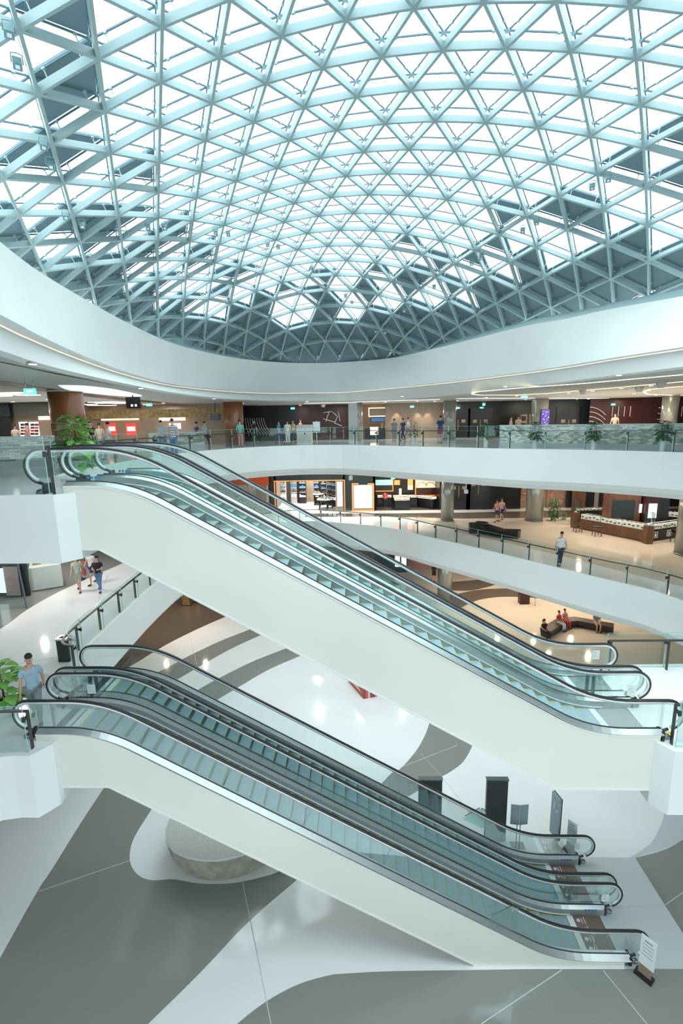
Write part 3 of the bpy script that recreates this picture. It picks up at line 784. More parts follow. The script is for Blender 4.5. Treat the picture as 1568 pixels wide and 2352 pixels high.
mat('lit_warm', (0.9, 0.7, 0.45), 0.5, emit=(1.0, 0.72, 0.42), es=1.6)
mat('lit_red', (0.7, 0.05, 0.04), 0.5, emit=(0.8, 0.06, 0.05), es=0.5)
mat('lit_green', (0.1, 0.7, 0.4), 0.5, emit=(0.1, 0.9, 0.5), es=1.2)
mat('screen_dark', (0.02, 0.035, 0.04), 0.2)
mat('board_taupe', (0.08, 0.08, 0.065), 0.5)
mat('paper', (0.80, 0.85, 0.86), 0.5)
mat('wood', (0.15, 0.07, 0.04), 0.35, noise=0.3, nscale=3)
mat('black_lacquer', (0.012, 0.013, 0.014), 0.25, noise=0.1, nscale=2)
mat('white_line', (0.7, 0.72, 0.74), 0.4)
def panel(u0, u1, v0, v1, Y, material, name='wall_back', th=0.12, parent=None, kind='structure', zlo=None, zhi=None, **kw):
    um = (u0 + u1) / 2; vm = (v0 + v1) / 2
    x0 = ony(u0, vm, Y)[0]; x1 = ony(u1, vm, Y)[0]
    z1 = ony(um, v0, Y)[2] if zhi is None else zhi; z0 = ony(um, v1, Y)[2] if zlo is None else zlo
    q = MB(); q.box(x0, x1, Y, Y + th, z0, z1)
    ob = q.build(name, material, parent)
    if kind: ob['kind'] = kind
    for k_, v_ in kw.items(): ob[k_] = v_
    return ob
def item(u0, u1, v0, v1, Y, material, name, label, cat, th=0.05, group=None, **kw):
    return tag(panel(u0, u1, v0, v1, Y, material, name, th, None, None, **kw), label, cat, group)
# closing walls behind everything
for z0_, z1_, mt in ((L3, 1.4, 'wall_tan'), (L2, L3 - 1.8, 'wall_dark'), (L1, L2 - 1.9, 'wall_tan')):
    q = MB(); q.box(-42, 42, 44.6, 44.8, z0_, z1_); struct(q, 'wall_back', mt)
    q = MB(); q.box(-34, -33.8, 6, 44.6, z0_, z1_); struct(q, 'wall_left', mt)
    q = MB(); q.box(34, 34.2, 6, 44.6, z0_, z1_); struct(q, 'wall_right', mt)
# top floor, from left to right
T3 = dict(zlo=L3, zhi=1.4)
panel(-60, 25, 940, 1000, 27, 'wall_black', **dict(T3)); panel(25, 120, 940, 1000, 27.4, 'wall_beige', **T3)
panel(118, 330, 950, 1000, 32, 'wall_beige', **T3); panel(330, 520, 950, 1000, 33, 'wall_tan', **T3)
panel(188, 520, 941, 960, 31.5, 'gold_band', name='trim_11')
panel(430, 520, 950, 1000, 38, 'wall_maroon', **T3)
panel(545, 640, 950, 1000, 39, 'wall_black', **T3); panel(640, 680, 950, 1000, 39, 'wall_dark', **T3)
panel(680, 738, 950, 1000, 39, 'wall_maroon', **T3); panel(738, 800, 950, 1000, 39, 'wall_maroon', **T3)
panel(800, 890, 950, 1000, 40.5, 'wall_beige', **T3); panel(884, 1020, 950, 1000, 39, 'wall_tan', **T3)
panel(1020, 1240, 950, 1000, 38.5, 'wall_black', **T3); panel(1240, 1352, 950, 1000, 38, 'wall_dark', **T3)
panel(1352, 1700, 950, 1000, 37, 'wall_maroon', **T3)
item(32, 115, 926, 956, 26.9, 'board_taupe', 'signboard', 'blank dark signboard above the food counter, far left of the top floor', 'sign', th=0.48)
item(-8, 22, 933, 957, 26.8, 'screen_dark', 'menu_screen', 'wall screen at the far left edge beside the dark doorway', 'screen', th=0.2)
for a_, b_, lb in ((45, 64, 'tall lit menu poster with food pictures, left one of the pair'), (68, 89, 'tall lit menu poster with food pictures, right one of the pair')):
    ob = item(a_, b_, 969, 1004, 27.35, 'lit_white', 'menu_poster', lb, 'poster', group='food menu posters')
    for i in range(4):
        for j in range(2): panel(a_ + 2 + j * (b_ - a_) * 0.45, a_ + 1 + (j + 1) * (b_ - a_) * 0.45, 973 + i * 7, 978 + i * 7, 27.32, ['wall_maroon', 'wood', 'orange_red'][(i + j) % 3], 'food_picture', 0.02, ob, None)
for i, (a_, b_) in enumerate(((88, 114), (232, 318), (365, 425))):
    item(a_, b_, 956 + i, 964 + i, (27.34, 31.93, 32.93)[i], 'lit_warm', 'menu_strip', ['short lit menu strip left of the big brown column', 'long lit menu strip over the red counter screens', 'lit menu strip left of the farther brown column'][i], 'sign')
for i, (a_, b_, c_, d_) in enumerate(((241, 267, 972, 1000), (289, 313, 972, 1000))):
    ob = item(a_, b_, c_, d_, 31.95, 'lit_red', 'menu_screen', ['red lit counter screen on the left, behind the walkers', 'red lit counter screen on the right, behind the walkers'][i], 'screen')
    panel(a_ + 3, b_ - 3, c_ + 8, d_ - 10, 31.93, 'lit_warm', 'food_picture', 0.02, ob, None)
item(388, 400, 972, 985, 32.95, 'lit_white', 'price_board', 'small white price board near the man in the striped shirt, left board', 'sign'); item(402, 415, 972, 985, 32.95, 'lit_white', 'price_board', 'small white price board near the man in the striped shirt, right board', 'sign')
q = MB(); x_, _, z_ = ony(494, 958, 30.5); q.obox((x_, 30.5, z_), Vector((0.9, 0.4, 0)).normalized(), Vector((-0.4, 0.9, 0)).normalized(), up, 0.32, 0.05, 0.2)
q.bar((x_, 30.5, z_), (x_, 30.6, 1.4), 0.03, 0.03); tag(q.build('hanging_screen', 'screen_dark'), 'small dark television hung from the ceiling beside the farther brown column', 'screen')
# art on the dark walls: thin curved bright strips
def art(name, lab, u0, u1, v0, v1, Y, n, kind):
    x0, _, zt_ = ony(u0, v0, Y); x1, _, zb_ = ony(u1, v1, Y)
    q = MB()
    for i in range(n):
        P = []
        for j in range(7):
            t = j / 6
            if kind == 0: P.append((x0 + (x1 - x0) * (i / n) + 0.5 * t * t * (0.5 + i / n), Y, zt_ + (zb_ - zt_) * t))
            elif kind == 1: P.append((x0 + (x1 - x0) * t, Y, zt_ + (zb_ - zt_) * ((i + 0.3) / n + 0.35 * t * t)))
            else: P.append((x0 + (x1 - x0) * (i + 0.5) / n, Y, zt_ + (zb_ - zt_) * t * 0.45))
        q.tube(P, 0.022, 5)
    return tag(q.build(name, 'white_line'), lab, 'wall art')
art('wall_relief', 'rows of bright curved metal strips on the black wall, top floor centre-left', 563, 612, 960, 1000, 38.9, 9, 0)
art('wall_relief', 'thin bright curved lines on the maroon wall right of the black doors', 1355, 1388, 932, 985, 36.9, 5, 1)
art('wall_relief', 'short bright vertical slots on the maroon wall, top floor right', 1400, 1450, 934, 985, 36.9, 4, 2)
art('wall_relief', 'thin bright curved lines on the maroon wall right of the last column', 1512, 1530, 932, 985, 36.9, 4, 1)
art('wall_relief', 'short bright vertical slots on the maroon wall at the right edge', 1530, 1566, 934, 985, 36.9, 4, 2)
q = MB()
for a_, b_, c_, d_ in ((742, 948, 762, 945), (762, 945, 775, 957), (742, 962, 770, 970), (775, 957, 768, 972), (768, 972, 785, 978), (748, 968, 756, 944), (776, 944, 781, 968)):
    q.tube([ony(a_, b_, 38.9), ony(c_, d_, 38.9)], 0.03, 5)
tag(q.build('wall_relief', 'white_line'), 'crossing bright lines on the maroon wall left of the grey pillar', 'wall art')
# cafe
root = empty('cafe_counter', *ony(860, 1003, 38.5)[:2], L3, 'cafe counter with a lit glass display and dark menu screens above', 'counter')
panel(838, 884, 985, 1003, 38.3, 'black_lacquer', 'counter_body', 0.7, root, None, zlo=L3)
panel(850, 868, 981, 999, 38.2, 'lit_warm', 'display_case', 0.5, root, None)
panel(850, 885, 958, 970, 39.2, 'screen_dark', 'menu_screen', 0.06, root, None); panel(852, 883, 960, 968, 39.18, 'sticker_blue', 'screen_image', 0.01, root, None)
panel(846, 886, 936, 957, 39.3, 'lit_warm', 'gold_frame', 0.06, root, None); panel(848, 884, 938, 955, 39.28, 'wall_tan', 'bulkhead', 0.02, root, None)
for i, u in enumerate((911, 961, 983)):
    x_, _, z_ = ony(u, 941, 38.7)
    l = bpy.data.lights.new('wall_spot', 'SPOT'); l.energy = 60; l.spot_size = 1.0; l.spot_blend = 0.6; l.color = WARM; l.shadow_soft_size = 0.03
    o = bpy.data.objects.new('wall_spot', l); o.location = (x_, 38.6, z_ + 0.25 + Z0); o.rotation_euler = (math.radians(12), 0, 0); C.objects.link(o)
def exit_sign(u, v, Y, lab, hang=True, w=0.3, h=0.14):
    x_, _, z_ = ony(u, v, Y)
    root = empty('exit_sign', x_, Y, z_ - h / 2, lab, 'sign', 'hanging exit signs')
    q = MB(); q.box(x_ - w / 2, x_ + w / 2, Y, Y + 0.04, z_ - h / 2, z_ + h / 2); q.build('sign_box', 'lit_green', root)
    q = MB(); q.box(x_ - w * 0.3, x_ + w * 0.3, Y - 0.004, Y, z_ - h * 0.18, z_ + h * 0.18); q.build('arrow', 'lit_white', root)
    if hang:
        q = MB(); top_ = 1.4 if z_ > L3 else L3 - 1.84
        for s in (-1, 1): q.tube([(x_ + s * w * 0.35, Y + 0.02, z_ + h / 2), (x_ + s * w * 0.35, Y + 0.02, top_)], 0.008, 5)
        q.build('hanger', 'steel', root)
exit_sign(68, 899, 14.5, 'green exit sign hung from the ceiling at the far left', w=0.36, h=0.17)
exit_sign(342, 930, 25, 'green exit sign hung right of the dark hanging board', w=0.3, h=0.13)
exit_sign(672, 938, 33.5, 'small green exit sign hung over the top floor centre', w=0.28, h=0.13)
exit_sign(946, 934, 37, 'green exit sign in front of the tan stone wall'); exit_sign(1111, 929, 37, 'green exit sign hung before the black doors', w=0.2, h=0.2)
exit_sign(1204, 911, 27, 'green exit sign hung left of the column with a purple poster', w=0.36, h=0.12)
exit_sign(1051, 937, 38.46, 'green running-man sign over the left black door', False); exit_sign(1106, 937, 38.46, 'green running-man sign over the middle black door', False); exit_sign(1309, 937, 37.96, 'green running-man sign over the right black door', False); exit_sign(1408, 929, 36.96, 'green exit sign on the maroon wall', False)
exit_sign(902, 1099, 36, 'green exit sign over the jewellery shop on the middle floor', True)
x_, _, z_ = ony(305, 925, 22); q = MB(); q.box(x_ - 0.33, x_ + 0.33, 22, 22.08, z_ - 0.25, z_ + 0.25); q.box(x_ - 0.02, x_ + 0.02, 22.02, 22.06, z_ + 0.25, 1.4); o_ = q.build('hanging_board', 'black_lacquer'); tag(o_, 'dark hanging direction board with two small white marks, top floor left', 'sign')
for s in (-0.1, 0.08):
    q = MB(); q.box(x_ + s, x_ + s + 0.1, 21.985, 22, z_ - 0.17, z_ - 0.07); q.build('direction_mark', 'lit_white', o_)
# doors in the dark walls
def notice_door(u, v0, v1, Y, zf, lab):
    x_, _, z_ = ony(u, (v0 + v1) / 2, Y)
    root = empty('wall_door', x_, Y, zf, lab, 'door')
    q = MB(); q.box(x_ - 0.95, x_ + 0.95, Y - 0.06, Y - 0.005, zf, zf + 2.25); q.build('door_leaf', 'black_lacquer', root)
    q = MB(); q.box(x_ - 0.03, x_ + 0.03, Y - 0.1, Y - 0.06, z_ - 0.6, z_ + 0.3); q.build('door_handle', 'gold_band', root)
    for s in (-1, 1):
        q = MB(); q.box(x_ + s * 0.42 - 0.15, x_ + s * 0.42 + 0.15, Y - 0.075, Y - 0.06, z_ + 0.05, z_ + 0.3); q.build('notice', 'wall_beige', root)
for u, lab in ((1051, 'black double door with gold handle on the top floor, left of three'), (1102, 'black double door with gold handle on the top floor, middle of three')): notice_door(u, 960, 985, 38.5, L3, lab)
notice_door(1304, 960, 985, 38.0, L3, 'black double door with gold handle on the top floor, right of the poster column')
# poster on the column, ticket machines
item(1241, 1262, 940, 982, 33.6, 'wall_dark', 'poster_stand', 'tall poster of white flakes on purple and blue, before the top-floor column', 'poster', th=0.06, zlo=L3)
mat('purple', (0.07, 0.05, 0.35), 0.4, emit=(0.06, 0.04, 0.3), es=0.5)
o_ = panel(1242, 1261, 941, 981, 33.57, 'purple', 'poster_sheet', 0.02, bpy.data.objects['poster_stand'], None)
q = MB(); rnd = random.Random(3)
for i in range(26):
    x_, y_, z_ = ony(rnd.uniform(1244, 1259), rnd.uniform(943, 978), 33.56); q.obox((x_, y_, z_), Vector((1, 0, 0.4)).normalized(), Vector((0, 1, 0)), Vector((-0.4, 0, 1)).normalized(), 0.05, 0.003, 0.02)
q.build('flake_pattern', 'white_line', bpy.data.objects['poster_stand'])
item(1229, 1232, 940, 985, 37.6, 'lit_warm', 'light_bar', 'thin glowing orange vertical light bar left of the poster column', 'lamp', zlo=L3)
for i, u in enumerate((1202, 1222)):
    x_, _, z_ = ony(u, 975, 36.5)
    root = empty('ticket_machine', x_, 36.5, L3, ['white ticket machine with tilted screen, left of the pair', 'white ticket machine with tilted screen, right of the pair'][i], 'ticket machine', 'ticket machines on the top floor')
    q = MB(); q.box(x_ - 0.22, x_ + 0.22, 36.5, 36.75, L3, L3 + 1.7); q.build('cabinet', 'wall_beige', root)
    q = MB(); q.box(x_ - 0.16, x_ + 0.16, 36.48, 36.5, L3 + 1.25, L3 + 1.6); q.box(x_ - 0.16, x_ + 0.16, 36.48, 36.5, L3 + 0.7, L3 + 1.1); q.build('screen', 'screen_dark', root)
# low mosaic walls behind the top-floor railing
mm = bpy.data.materials.new('mosaic'); mm.use_nodes = True; MATS['mosaic'] = mm
n = mm.node_tree.nodes; L = mm.node_tree.links
tc = n.new('ShaderNodeTexCoord'); sp_ = n.new('ShaderNodeSeparateXYZ'); cb_ = n.new('ShaderNodeCombineXYZ'); ad = n.new('ShaderNodeMath'); ad.operation = 'SUBTRACT'
L.new(tc.outputs['Object'], sp_.inputs[0]); L.new(sp_.outputs['X'], ad.inputs[0]); L.new(sp_.outputs['Y'], ad.inputs[1]); L.new(ad.outputs[0], cb_.inputs[0]); L.new(sp_.outputs['Z'], cb_.inputs[1])
br = n.new('ShaderNodeTexBrick'); br.inputs['Scale'].default_value = 1; br.inputs['Brick Width'].default_value = 0.26; br.inputs['Row Height'].default_value = 0.075
br.inputs['Mortar Size'].default_value = 0.008; br.inputs['Bias'].default_value = 0.0; br.inputs['Color1'].default_value = (0.9, 0.92, 0.86, 1); br.inputs['Color2'].default_value = (0.20, 0.23, 0.19, 1); br.inputs['Mortar'].default_value = (0.3, 0.33, 0.32, 1)
L.new(cb_.outputs[0], br.inputs['Vector']); L.new(br.outputs['Color'], n['Principled BSDF'].inputs['Base Color']); n['Principled BSDF'].inputs['Roughness'].default_value = 0.4
def mosaic(path, z, h, lab, th=0.35):
    A = [(x, y, z) for x, y in path]; B = grow_open(A, th, z)
    q = MB(); q.prism([(x, y) for x, y, _ in A] + [(x, y) for x, y, _ in B[::-1]], z, z + h)
    o = q.build('mosaic_wall', 'mosaic'); tag(o, lab, 'low wall')
    q = MB(); A2 = grow_open(A, -0.03, z); q.prism([(x, y) for x, y, _ in A2] + [(x, y) for x, y, _ in B[::-1]], z + h, z + h + 0.04); q.build('coping', 'soffit', o)
    q = MB(); q.prism([(x, y) for x, y, _ in A2] + [(x, y) for x, y, _ in A[::-1]], z, z + 0.22); q.build('plinth', 'seam_grey', o)
seg3 = [p for p in c3 if p[0] > 5.8 and p[1] > 11.6]
mosaic([(x, y) for x, y, _ in grow_open([(x, y, 0) for x, y in seg3], 1.7, 0)], L3, 1.06, 'long low wall of stacked stone mosaic behind the right railing and its potted plants')
mosaic([(-19, 14.6), (-15, 15.9), (-12.7, 16.7), (-11.0, 17.2)], L3, 1.06, 'low wall of stacked stone mosaic at the far left of the top floor')
mosaic([(-10.3, 24.5), (-9.9, 26.5), (-9.0, 28.6)], L3, 0.95, 'low mosaic wall section behind the railing near the farther brown column')

# ------------------------------------------------------------------ middle floor: shops
T2 = dict(zlo=L2, zhi=L3 - 1.84)
panel(380, 500, 1120, 1150, 39, 'wall_tan', **T2)
mat('lattice_pink', (0.62, 0.50, 0.42), 0.5)
mp = MATS['lattice_pink']; n = mp.node_tree.nodes; L = mp.node_tree.links
vo = n.new('ShaderNodeTexVoronoi'); vo.feature = 'DISTANCE_TO_EDGE'; vo.inputs['Scale'].default_value = 4.5
tc = n.new('ShaderNodeTexCoord'); cr = n.new('ShaderNodeValToRGB'); cr.color_ramp.elements[0].position = 0.05; cr.color_ramp.elements[0].color = (0.30, 0.27, 0.22, 1); cr.color_ramp.elements[1].position = 0.09; cr.color_ramp.elements[1].color = (0.72, 0.66, 0.58, 1)
L.new(tc.outputs['Object'], vo.inputs['Vector']); L.new(vo.outputs['Distance'], cr.inputs[0]); L.new(cr.outputs[0], n['Principled BSDF'].inputs['Base Color'])
panel(480, 616, 1120, 1150, 38.6, 'lattice_pink', zlo=L2, zhi=-4.9)
item(480, 616, 1093, 1111, 38.4, 'orange_red', 'shop_fascia', 'bright orange-red shop band above a patterned wall, middle floor left', 'shop sign', th=0.2, zhi=L3 - 1.86, zlo=-4.92)
item(588, 612, 1116, 1150, 38.5, 'wall_beige', 'shop_display', 'pinkish display board beside the patterned wall under the orange band', 'display')
# dark shop front with an opening (690..775)
panel(616, 634, 1100, 1160, 39, 'wall_dark', **T2)
z_t = ony(700, 1105, 39)[2]
q = MB(); a_, b_ = ony(630, 1130, 39)[0], ony(792, 1130, 39)[0]; q.box(a_, b_, 39, 39.2, z_t + 0.04, L3 - 1.84); struct(q, 'wall_back', 'wall_dark')
panel(788, 862, 1100, 1160, 39, 'wall_dark', **T2)
root = empty('orange_portal', (a_ + b_) / 2, 38.95, L2, 'thin orange frame around the lit shop opening with round table inside', 'frame')
for nm, bx in (('frame_post', (a_, a_ + 0.07, 38.92, 39.0, L2, z_t)), ('frame_post', (b_ - 0.07, b_, 38.92, 39.0, L2, z_t)), ('frame_head', (a_, b_, 38.92, 39.0, z_t, z_t + 0.07))):
    q = MB(); q.box(*bx); q.build(nm, 'orange_frame', root)
item(774, 786, 1107, 1163, 38.9, 'lit_white', 'lit_board', 'narrow glowing white panel at the right end of the orange-framed opening', 'light panel', th=0.08)
panel(770, 790, 1107, 1163, 39.05, 'wall_tan', **dict(zlo=L2, zhi=z_t))
q = MB(); q.box(a_ - 0.1, b_ + 0.1, 43.8, 43.9, L2, L3 - 1.9); q.box(a_ - 0.2, a_ - 0.1, 39.2, 43.8, L2, L3 - 1.9); q.box(b_ + 0.1, b_ + 0.2, 39.2, 43.8, L2, L3 - 1.9); struct(q, 'wall_back', 'wall_tan')
area('shop_lamp', (a_ + b_) / 2, 41.5, L3 - 2.0, 4, 3, 260, (1, 0.9, 0.78))
rnd = random.Random(5)
mat('glass_case', (0.75, 0.85, 0.86), 0.1, noise=0.2, nscale=4)
def shelf_unit(u0, u1, Y, lab, mt):
    x0 = ony(u0, 1140, Y)[0]; x1 = ony(u1, 1140, Y)[0]
    root = empty('display_shelf', (x0 + x1) / 2, Y, L2, lab, 'shelf', 'display shelves in the shop')
    q = MB(); q.box(x0, x1, Y, Y + 0.35, L2, L2 + 2.3); q.build('cabinet', mt, root)
    for i in range(4):
        z_ = L2 + 0.6 + i * 0.42
        q = MB(); q.box(x0 + 0.03, x1 - 0.03, Y - 0.12, Y, z_, z_ + 0.03); sh_ = q.build('shelf', 'glass_case', root)
        q = MB()
        for j in range(5): xx = x0 + 0.1 + (x1 - x0 - 0.2) * j / 4; q.box(xx - 0.05, xx + 0.05, Y - 0.1, Y - 0.02, z_ + 0.03, z_ + 0.03 + rnd.uniform(0.08, 0.25))
        q.build('goods', ['lit_white', 'wood', 'sticker_blue', 'steel'][i % 4], sh_)
shelf_unit(636, 657, 43.0, 'tall white display shelf at the left inside the orange-framed shop', 'glass_case')
shelf_unit(668, 682, 43.2, 'display shelf with dark bottles beside the left shelf, inside the shop', 'steel')
shelf_unit(687, 703, 43.0, 'dark display shelf of colourful goods at the back of the shop', 'black_lacquer')
for i, (u, Y) in enumerate(((727, 43.0), (743, 42.3), (757, 41.6), (767, 41.0))):
    shelf_unit(u - 6, u + 6, Y, ['tall black wall case left of the middle case, shop right side', 'tall black wall case, second from the left on the shop right side', 'tall black wall case, third on the shop right side', 'tall black wall case nearest the opening, shop right side'][i], 'black_lacquer')
def round_table(x_, y_, r, h, lab):
    root = empty('display_table', x_, y_, L2, lab, 'table', 'round display tables in the shop')
    q = MB(); q.cyl(x_, y_, L2 + h - 0.05, L2 + h, r, 28); q.build('table_top', 'glass_case', root)
    q = MB(); q.cyl(x_, y_, L2 + h - 0.12, L2 + h - 0.05, r * 0.98, 28); q.build('table_rim', 'black_lacquer', root)
    for k in range(5):
        a = 2 * PI * k / 5; q = MB(); q.cyl(x_ + r * 0.8 * math.cos(a), y_ + r * 0.8 * math.sin(a), L2, L2 + h - 0.1, 0.06, 10); q.build('leg', 'black_lacquer', root)
    q = MB()
    for k in range(22):
        a = rnd.uniform(0, 6.28); rr = r * math.sqrt(rnd.random()) * 0.85; q.cyl(x_ + rr * math.cos(a), y_ + rr * math.sin(a), L2 + h, L2 + h + rnd.uniform(0.06, 0.2), 0.035, 8)
    q.build('bottles', 'steel', root, kind='stuff')
round_table(-2.6, 40.25, 0.75, 0.85, 'round dark display table crowded with small bottles, front of the shop')
round_table(-3.35, 42.2, 0.5, 1.0, 'smaller round display table behind the front one in the shop')
# board with orange frame
root = empty('advert_board', ony(833, 1140, 38.9)[0], 38.9, L2, 'blank pale pink advertising board in a glowing orange frame', 'advertising board')
panel(812, 855, 1114, 1168, 38.9, 'lit_pink', 'board_face', 0.05, root, None)
for u0, u1, v0, v1 in ((808, 811, 1110, 1172), (856, 859, 1110, 1172), (808, 859, 1170, 1173), (808, 823, 1110, 1112.5), (844, 859, 1110, 1112.5)): panel(u0, u1, v0, v1, 38.86, 'lit_warm', 'frame_bar', 0.05, root, None)
for o_ in bpy.data.objects:
    if o_.name.startswith('frame_bar'): o_.data.materials[0] = MATS['orange_frame']
# jewellery shop
panel(858, 1012, 1100, 1160, 41.8, 'wall_black', **T2)
for a_ in (859, 1012):
    x_ = ony(a_, 1130, 39)[0]; q = MB(); q.box(x_ - 0.1, x_ + 0.1, 39, 41.8, L2, L3 - 1.84); struct(q, 'wall_side', 'wall_black')
q = MB(); xa_, xb_ = ony(859, 1100, 39)[0], ony(1012, 1100, 39)[0]; q.prism([(xa_, 38.9), (xb_, 38.9), (xb_, 41.8), (xa_, 41.8)], L2, L2 + 0.01); struct(q, 'floor_5', 'floor_brown')
area('shop_lamp', 4.3, 40.3, L3 - 2.0, 4, 2, 90, WARM)
mat('image_sky', (0.3, 0.55, 0.6), 0.5, emit=(0.35, 0.62, 0.66), es=0.6, noise=0.4, nscale=1)
mat('image_sand', (0.7, 0.6, 0.45), 0.5, emit=(0.75, 0.62, 0.42), es=0.55, noise=0.4, nscale=1.5)
mat('image_orange', (0.8, 0.25, 0.08), 0.5, emit=(0.9, 0.28, 0.08), es=0.6)
def poster(u0, u1, v0, v1, Y, lab, mt, frame=None, inner=None, wave=False):
    root = empty('wall_poster', ony((u0 + u1) / 2, v1, Y)[0], Y, ony(u0, v1, Y)[2], lab, 'poster')
    panel(u0, u1, v0, v1, Y, mt, 'poster_image', 0.04, root, None)
    if inner: panel(u0, u1, v1 - (v1 - v0) * inner[0], v1, Y - 0.01, inner[1], 'image_foreground', 0.01, root, None)
    if frame:
        for a, b_, c_, d_ in ((u0 - 2, u0, v0, v1 + 2), (u1, u1 + 2, v0, v1 + 2), (u0 - 2, u1 + 2, v1, v1 + 2)): panel(a, b_, c_, d_, Y - 0.03, frame, 'frame_bar', 0.05, root, None)
    if wave:
        q = MB()
        for s in (0.3, 0.7):
            uu = u0 + (u1 - u0) * s
            q.tube([ony(uu + 11 * math.cos(a / 8 * PI), v0 + (v1 - v0) * 0.45 - 9 * math.sin(a / 8 * PI), Y - 0.02) for a in range(9)], 0.02, 5)
        q.build('arch_lines', 'wood', root)
poster(862, 901, 1102, 1127, 41.5, 'wide beach and sky picture with dark lower half on the jewellery shop wall', 'image_sky', 'orange_frame', (0.5, 'wall_dark'))
poster(905, 918, 1103, 1114, 41.6, 'small orange picture right of the beach picture', 'image_orange')
poster(936, 948, 1100, 1125, 41.6, 'narrow tall orange picture in two parts in the jewellery shop', 'image_orange', None, (0.4, 'image_sand'))
poster(955, 1002, 1100, 1137, 41.2, 'large golden picture with arches in an orange frame, jewellery shop right', 'image_sand', 'orange_frame', (0.45, 'wall_maroon'), True)
def jewel_counter(pts, zf, h, lab, body, n_, caseh=0.16, emi='lit_warm', cat='counter', grp=None, w=0.55):
    (x0, y0), (x1, y1) = pts
    a = Vector((x0, y0, 0)); b_ = Vector((x1, y1, 0)); d = (b_ - a).normalized(); s_ = Vector((-d.y, d.x, 0)); Lg = (b_ - a).length
    root = empty('display_counter', (x0 + x1) / 2, (y0 + y1) / 2, zf, lab, cat, grp)
    q = MB(); c_ = (a + b_) / 2 + s_ * w / 2; q.obox((c_.x, c_.y, zf + (h - caseh) / 2 + 0.03), d, s_, up, Lg / 2, w / 2, (h - caseh) / 2 - 0.03); q.build('counter_body', body, root)
    q = MB(); q.obox((c_.x, c_.y, zf + 0.03), d, s_, up, Lg / 2 - 0.05, w / 2 - 0.05, 0.03); q.build('plinth', 'black_lacquer', root)
    for i in range(n_):
        t0 = (i + 0.03) / n_; t1 = (i + 0.97) / n_; m0 = a.lerp(b_, (t0 + t1) / 2) + s_ * w / 2
        q = MB(); q.obox((m0.x, m0.y, zf + h - caseh / 2), d, s_, up, Lg * (t1 - t0) / 2, w / 2 - 0.02, caseh / 2); cs = q.build('glass_case', emi, root)
        q = MB()
        for k in range(5):
            pp = a.lerp(b_, t0 + (t1 - t0) * (k + 0.5) / 5) - s_ * 0.0
            q.obox((pp.x + s_.x * 0.015, pp.y + s_.y * 0.015, zf + h - caseh * rnd.uniform(0.3, 0.7)), d, s_, up, 0.06, 0.02, 0.03)
            q.obox((pp.x + s_.x * w * 0.5, pp.y + s_.y * w * 0.5, zf + h + 0.015), d, s_, up, 0.09, 0.05, 0.015)
        q.build('jewellery', 'wall_dark', cs)
    return root
jewel_counter(((1.9, 40.6), (3.1, 40.6)), L2, 1.0, 'black jewellery counter with warm lit case where the person in red stands', 'black_lacquer', 2, grp='black jewellery counters')
jewel_counter(((3.2, 40.2), (5.2, 40.1)), L2, 1.05, 'black jewellery counter with three warm lit cases at the centre back of the shop', 'black_lacquer', 3, grp='black jewellery counters')
jewel_counter(((3.25, 39.2), (4.5, 39.2)), L2, 0.95, 'black block counter with lit top standing alone at the shop front', 'black_lacquer', 2, grp='black jewellery counters', w=0.8)
jewel_counter(((5.25, 40.3), (6.4, 39.2)), L2, 1.0, 'black jewellery counter set at an angle under the golden arch picture', 'black_lacquer', 3, grp='black jewellery counters')
item(916, 922, 1122, 1129, 40.2, 'paper', 'price_board', 'small white card standing on the middle jewellery counter', 'card', zlo=L2 + 1.05)
# dark wall to the right with doors and patterned panels
panel(1030, 1196, 1100, 1160, 38.9, 'wall_black', **T2)
notice_door(1053, 1110, 1140, 38.9, L2, 'black door with gold handle behind the grey column on the middle floor'); notice_door(1098, 1105, 1130, 38.9, L2, 'black double door with gold handles on the middle floor dark wall')
panel(1192, 1322, 1100, 1160, 39.6, 'wall_beige', **dict(zlo=L2, zhi=L3 - 1.84))
mat('coral', (0.60, 0.27, 0.20), 0.5)
def coral(u0, u1, lab):
    root = empty('wall_mural', ony((u0 + u1) / 2, 1160, 39.5)[0], 39.5, L2 + 0.1, lab, 'mural')
    panel(u0, u1, 1100, 1161, 39.5, 'wall_beige', 'mural_panel', 0.04, root, None, zlo=L2 + 0.05, zhi=L3 - 1.9)
    q = MB()
    for i in range(max(3, int((u1 - u0) / 3.5))):
        x_, y_, z_ = ony(rnd.uniform(u0 + 2, u1 - 3), rnd.uniform(1112, 1156), 39.48); a = rnd.uniform(-0.6, 1.2)
        P = [(x_ + 0.30 * t * math.cos(a), 39.48, z_ + 0.30 * t * math.sin(a)) for t in (-1, -0.3, 0.3, 1)]
        q.tube(P, [0.03, 0.08, 0.12, 0.04], 6)
    q.build('coral_shapes', 'coral', root)
coral(1192, 1209, 'narrow beige mural with coral shapes left of the thick column'); coral(1256, 1302, 'beige mural with coral-pink brush shapes right of the thick column')
panel(1302, 1322, 1100, 1160, 39.2, 'wall_dark', **T2); panel(1322, 1346, 1100, 1160, 38.5, 'wood', **T2); panel(1346, 1700, 1100, 1160, 39.2, 'wall_black', **T2)
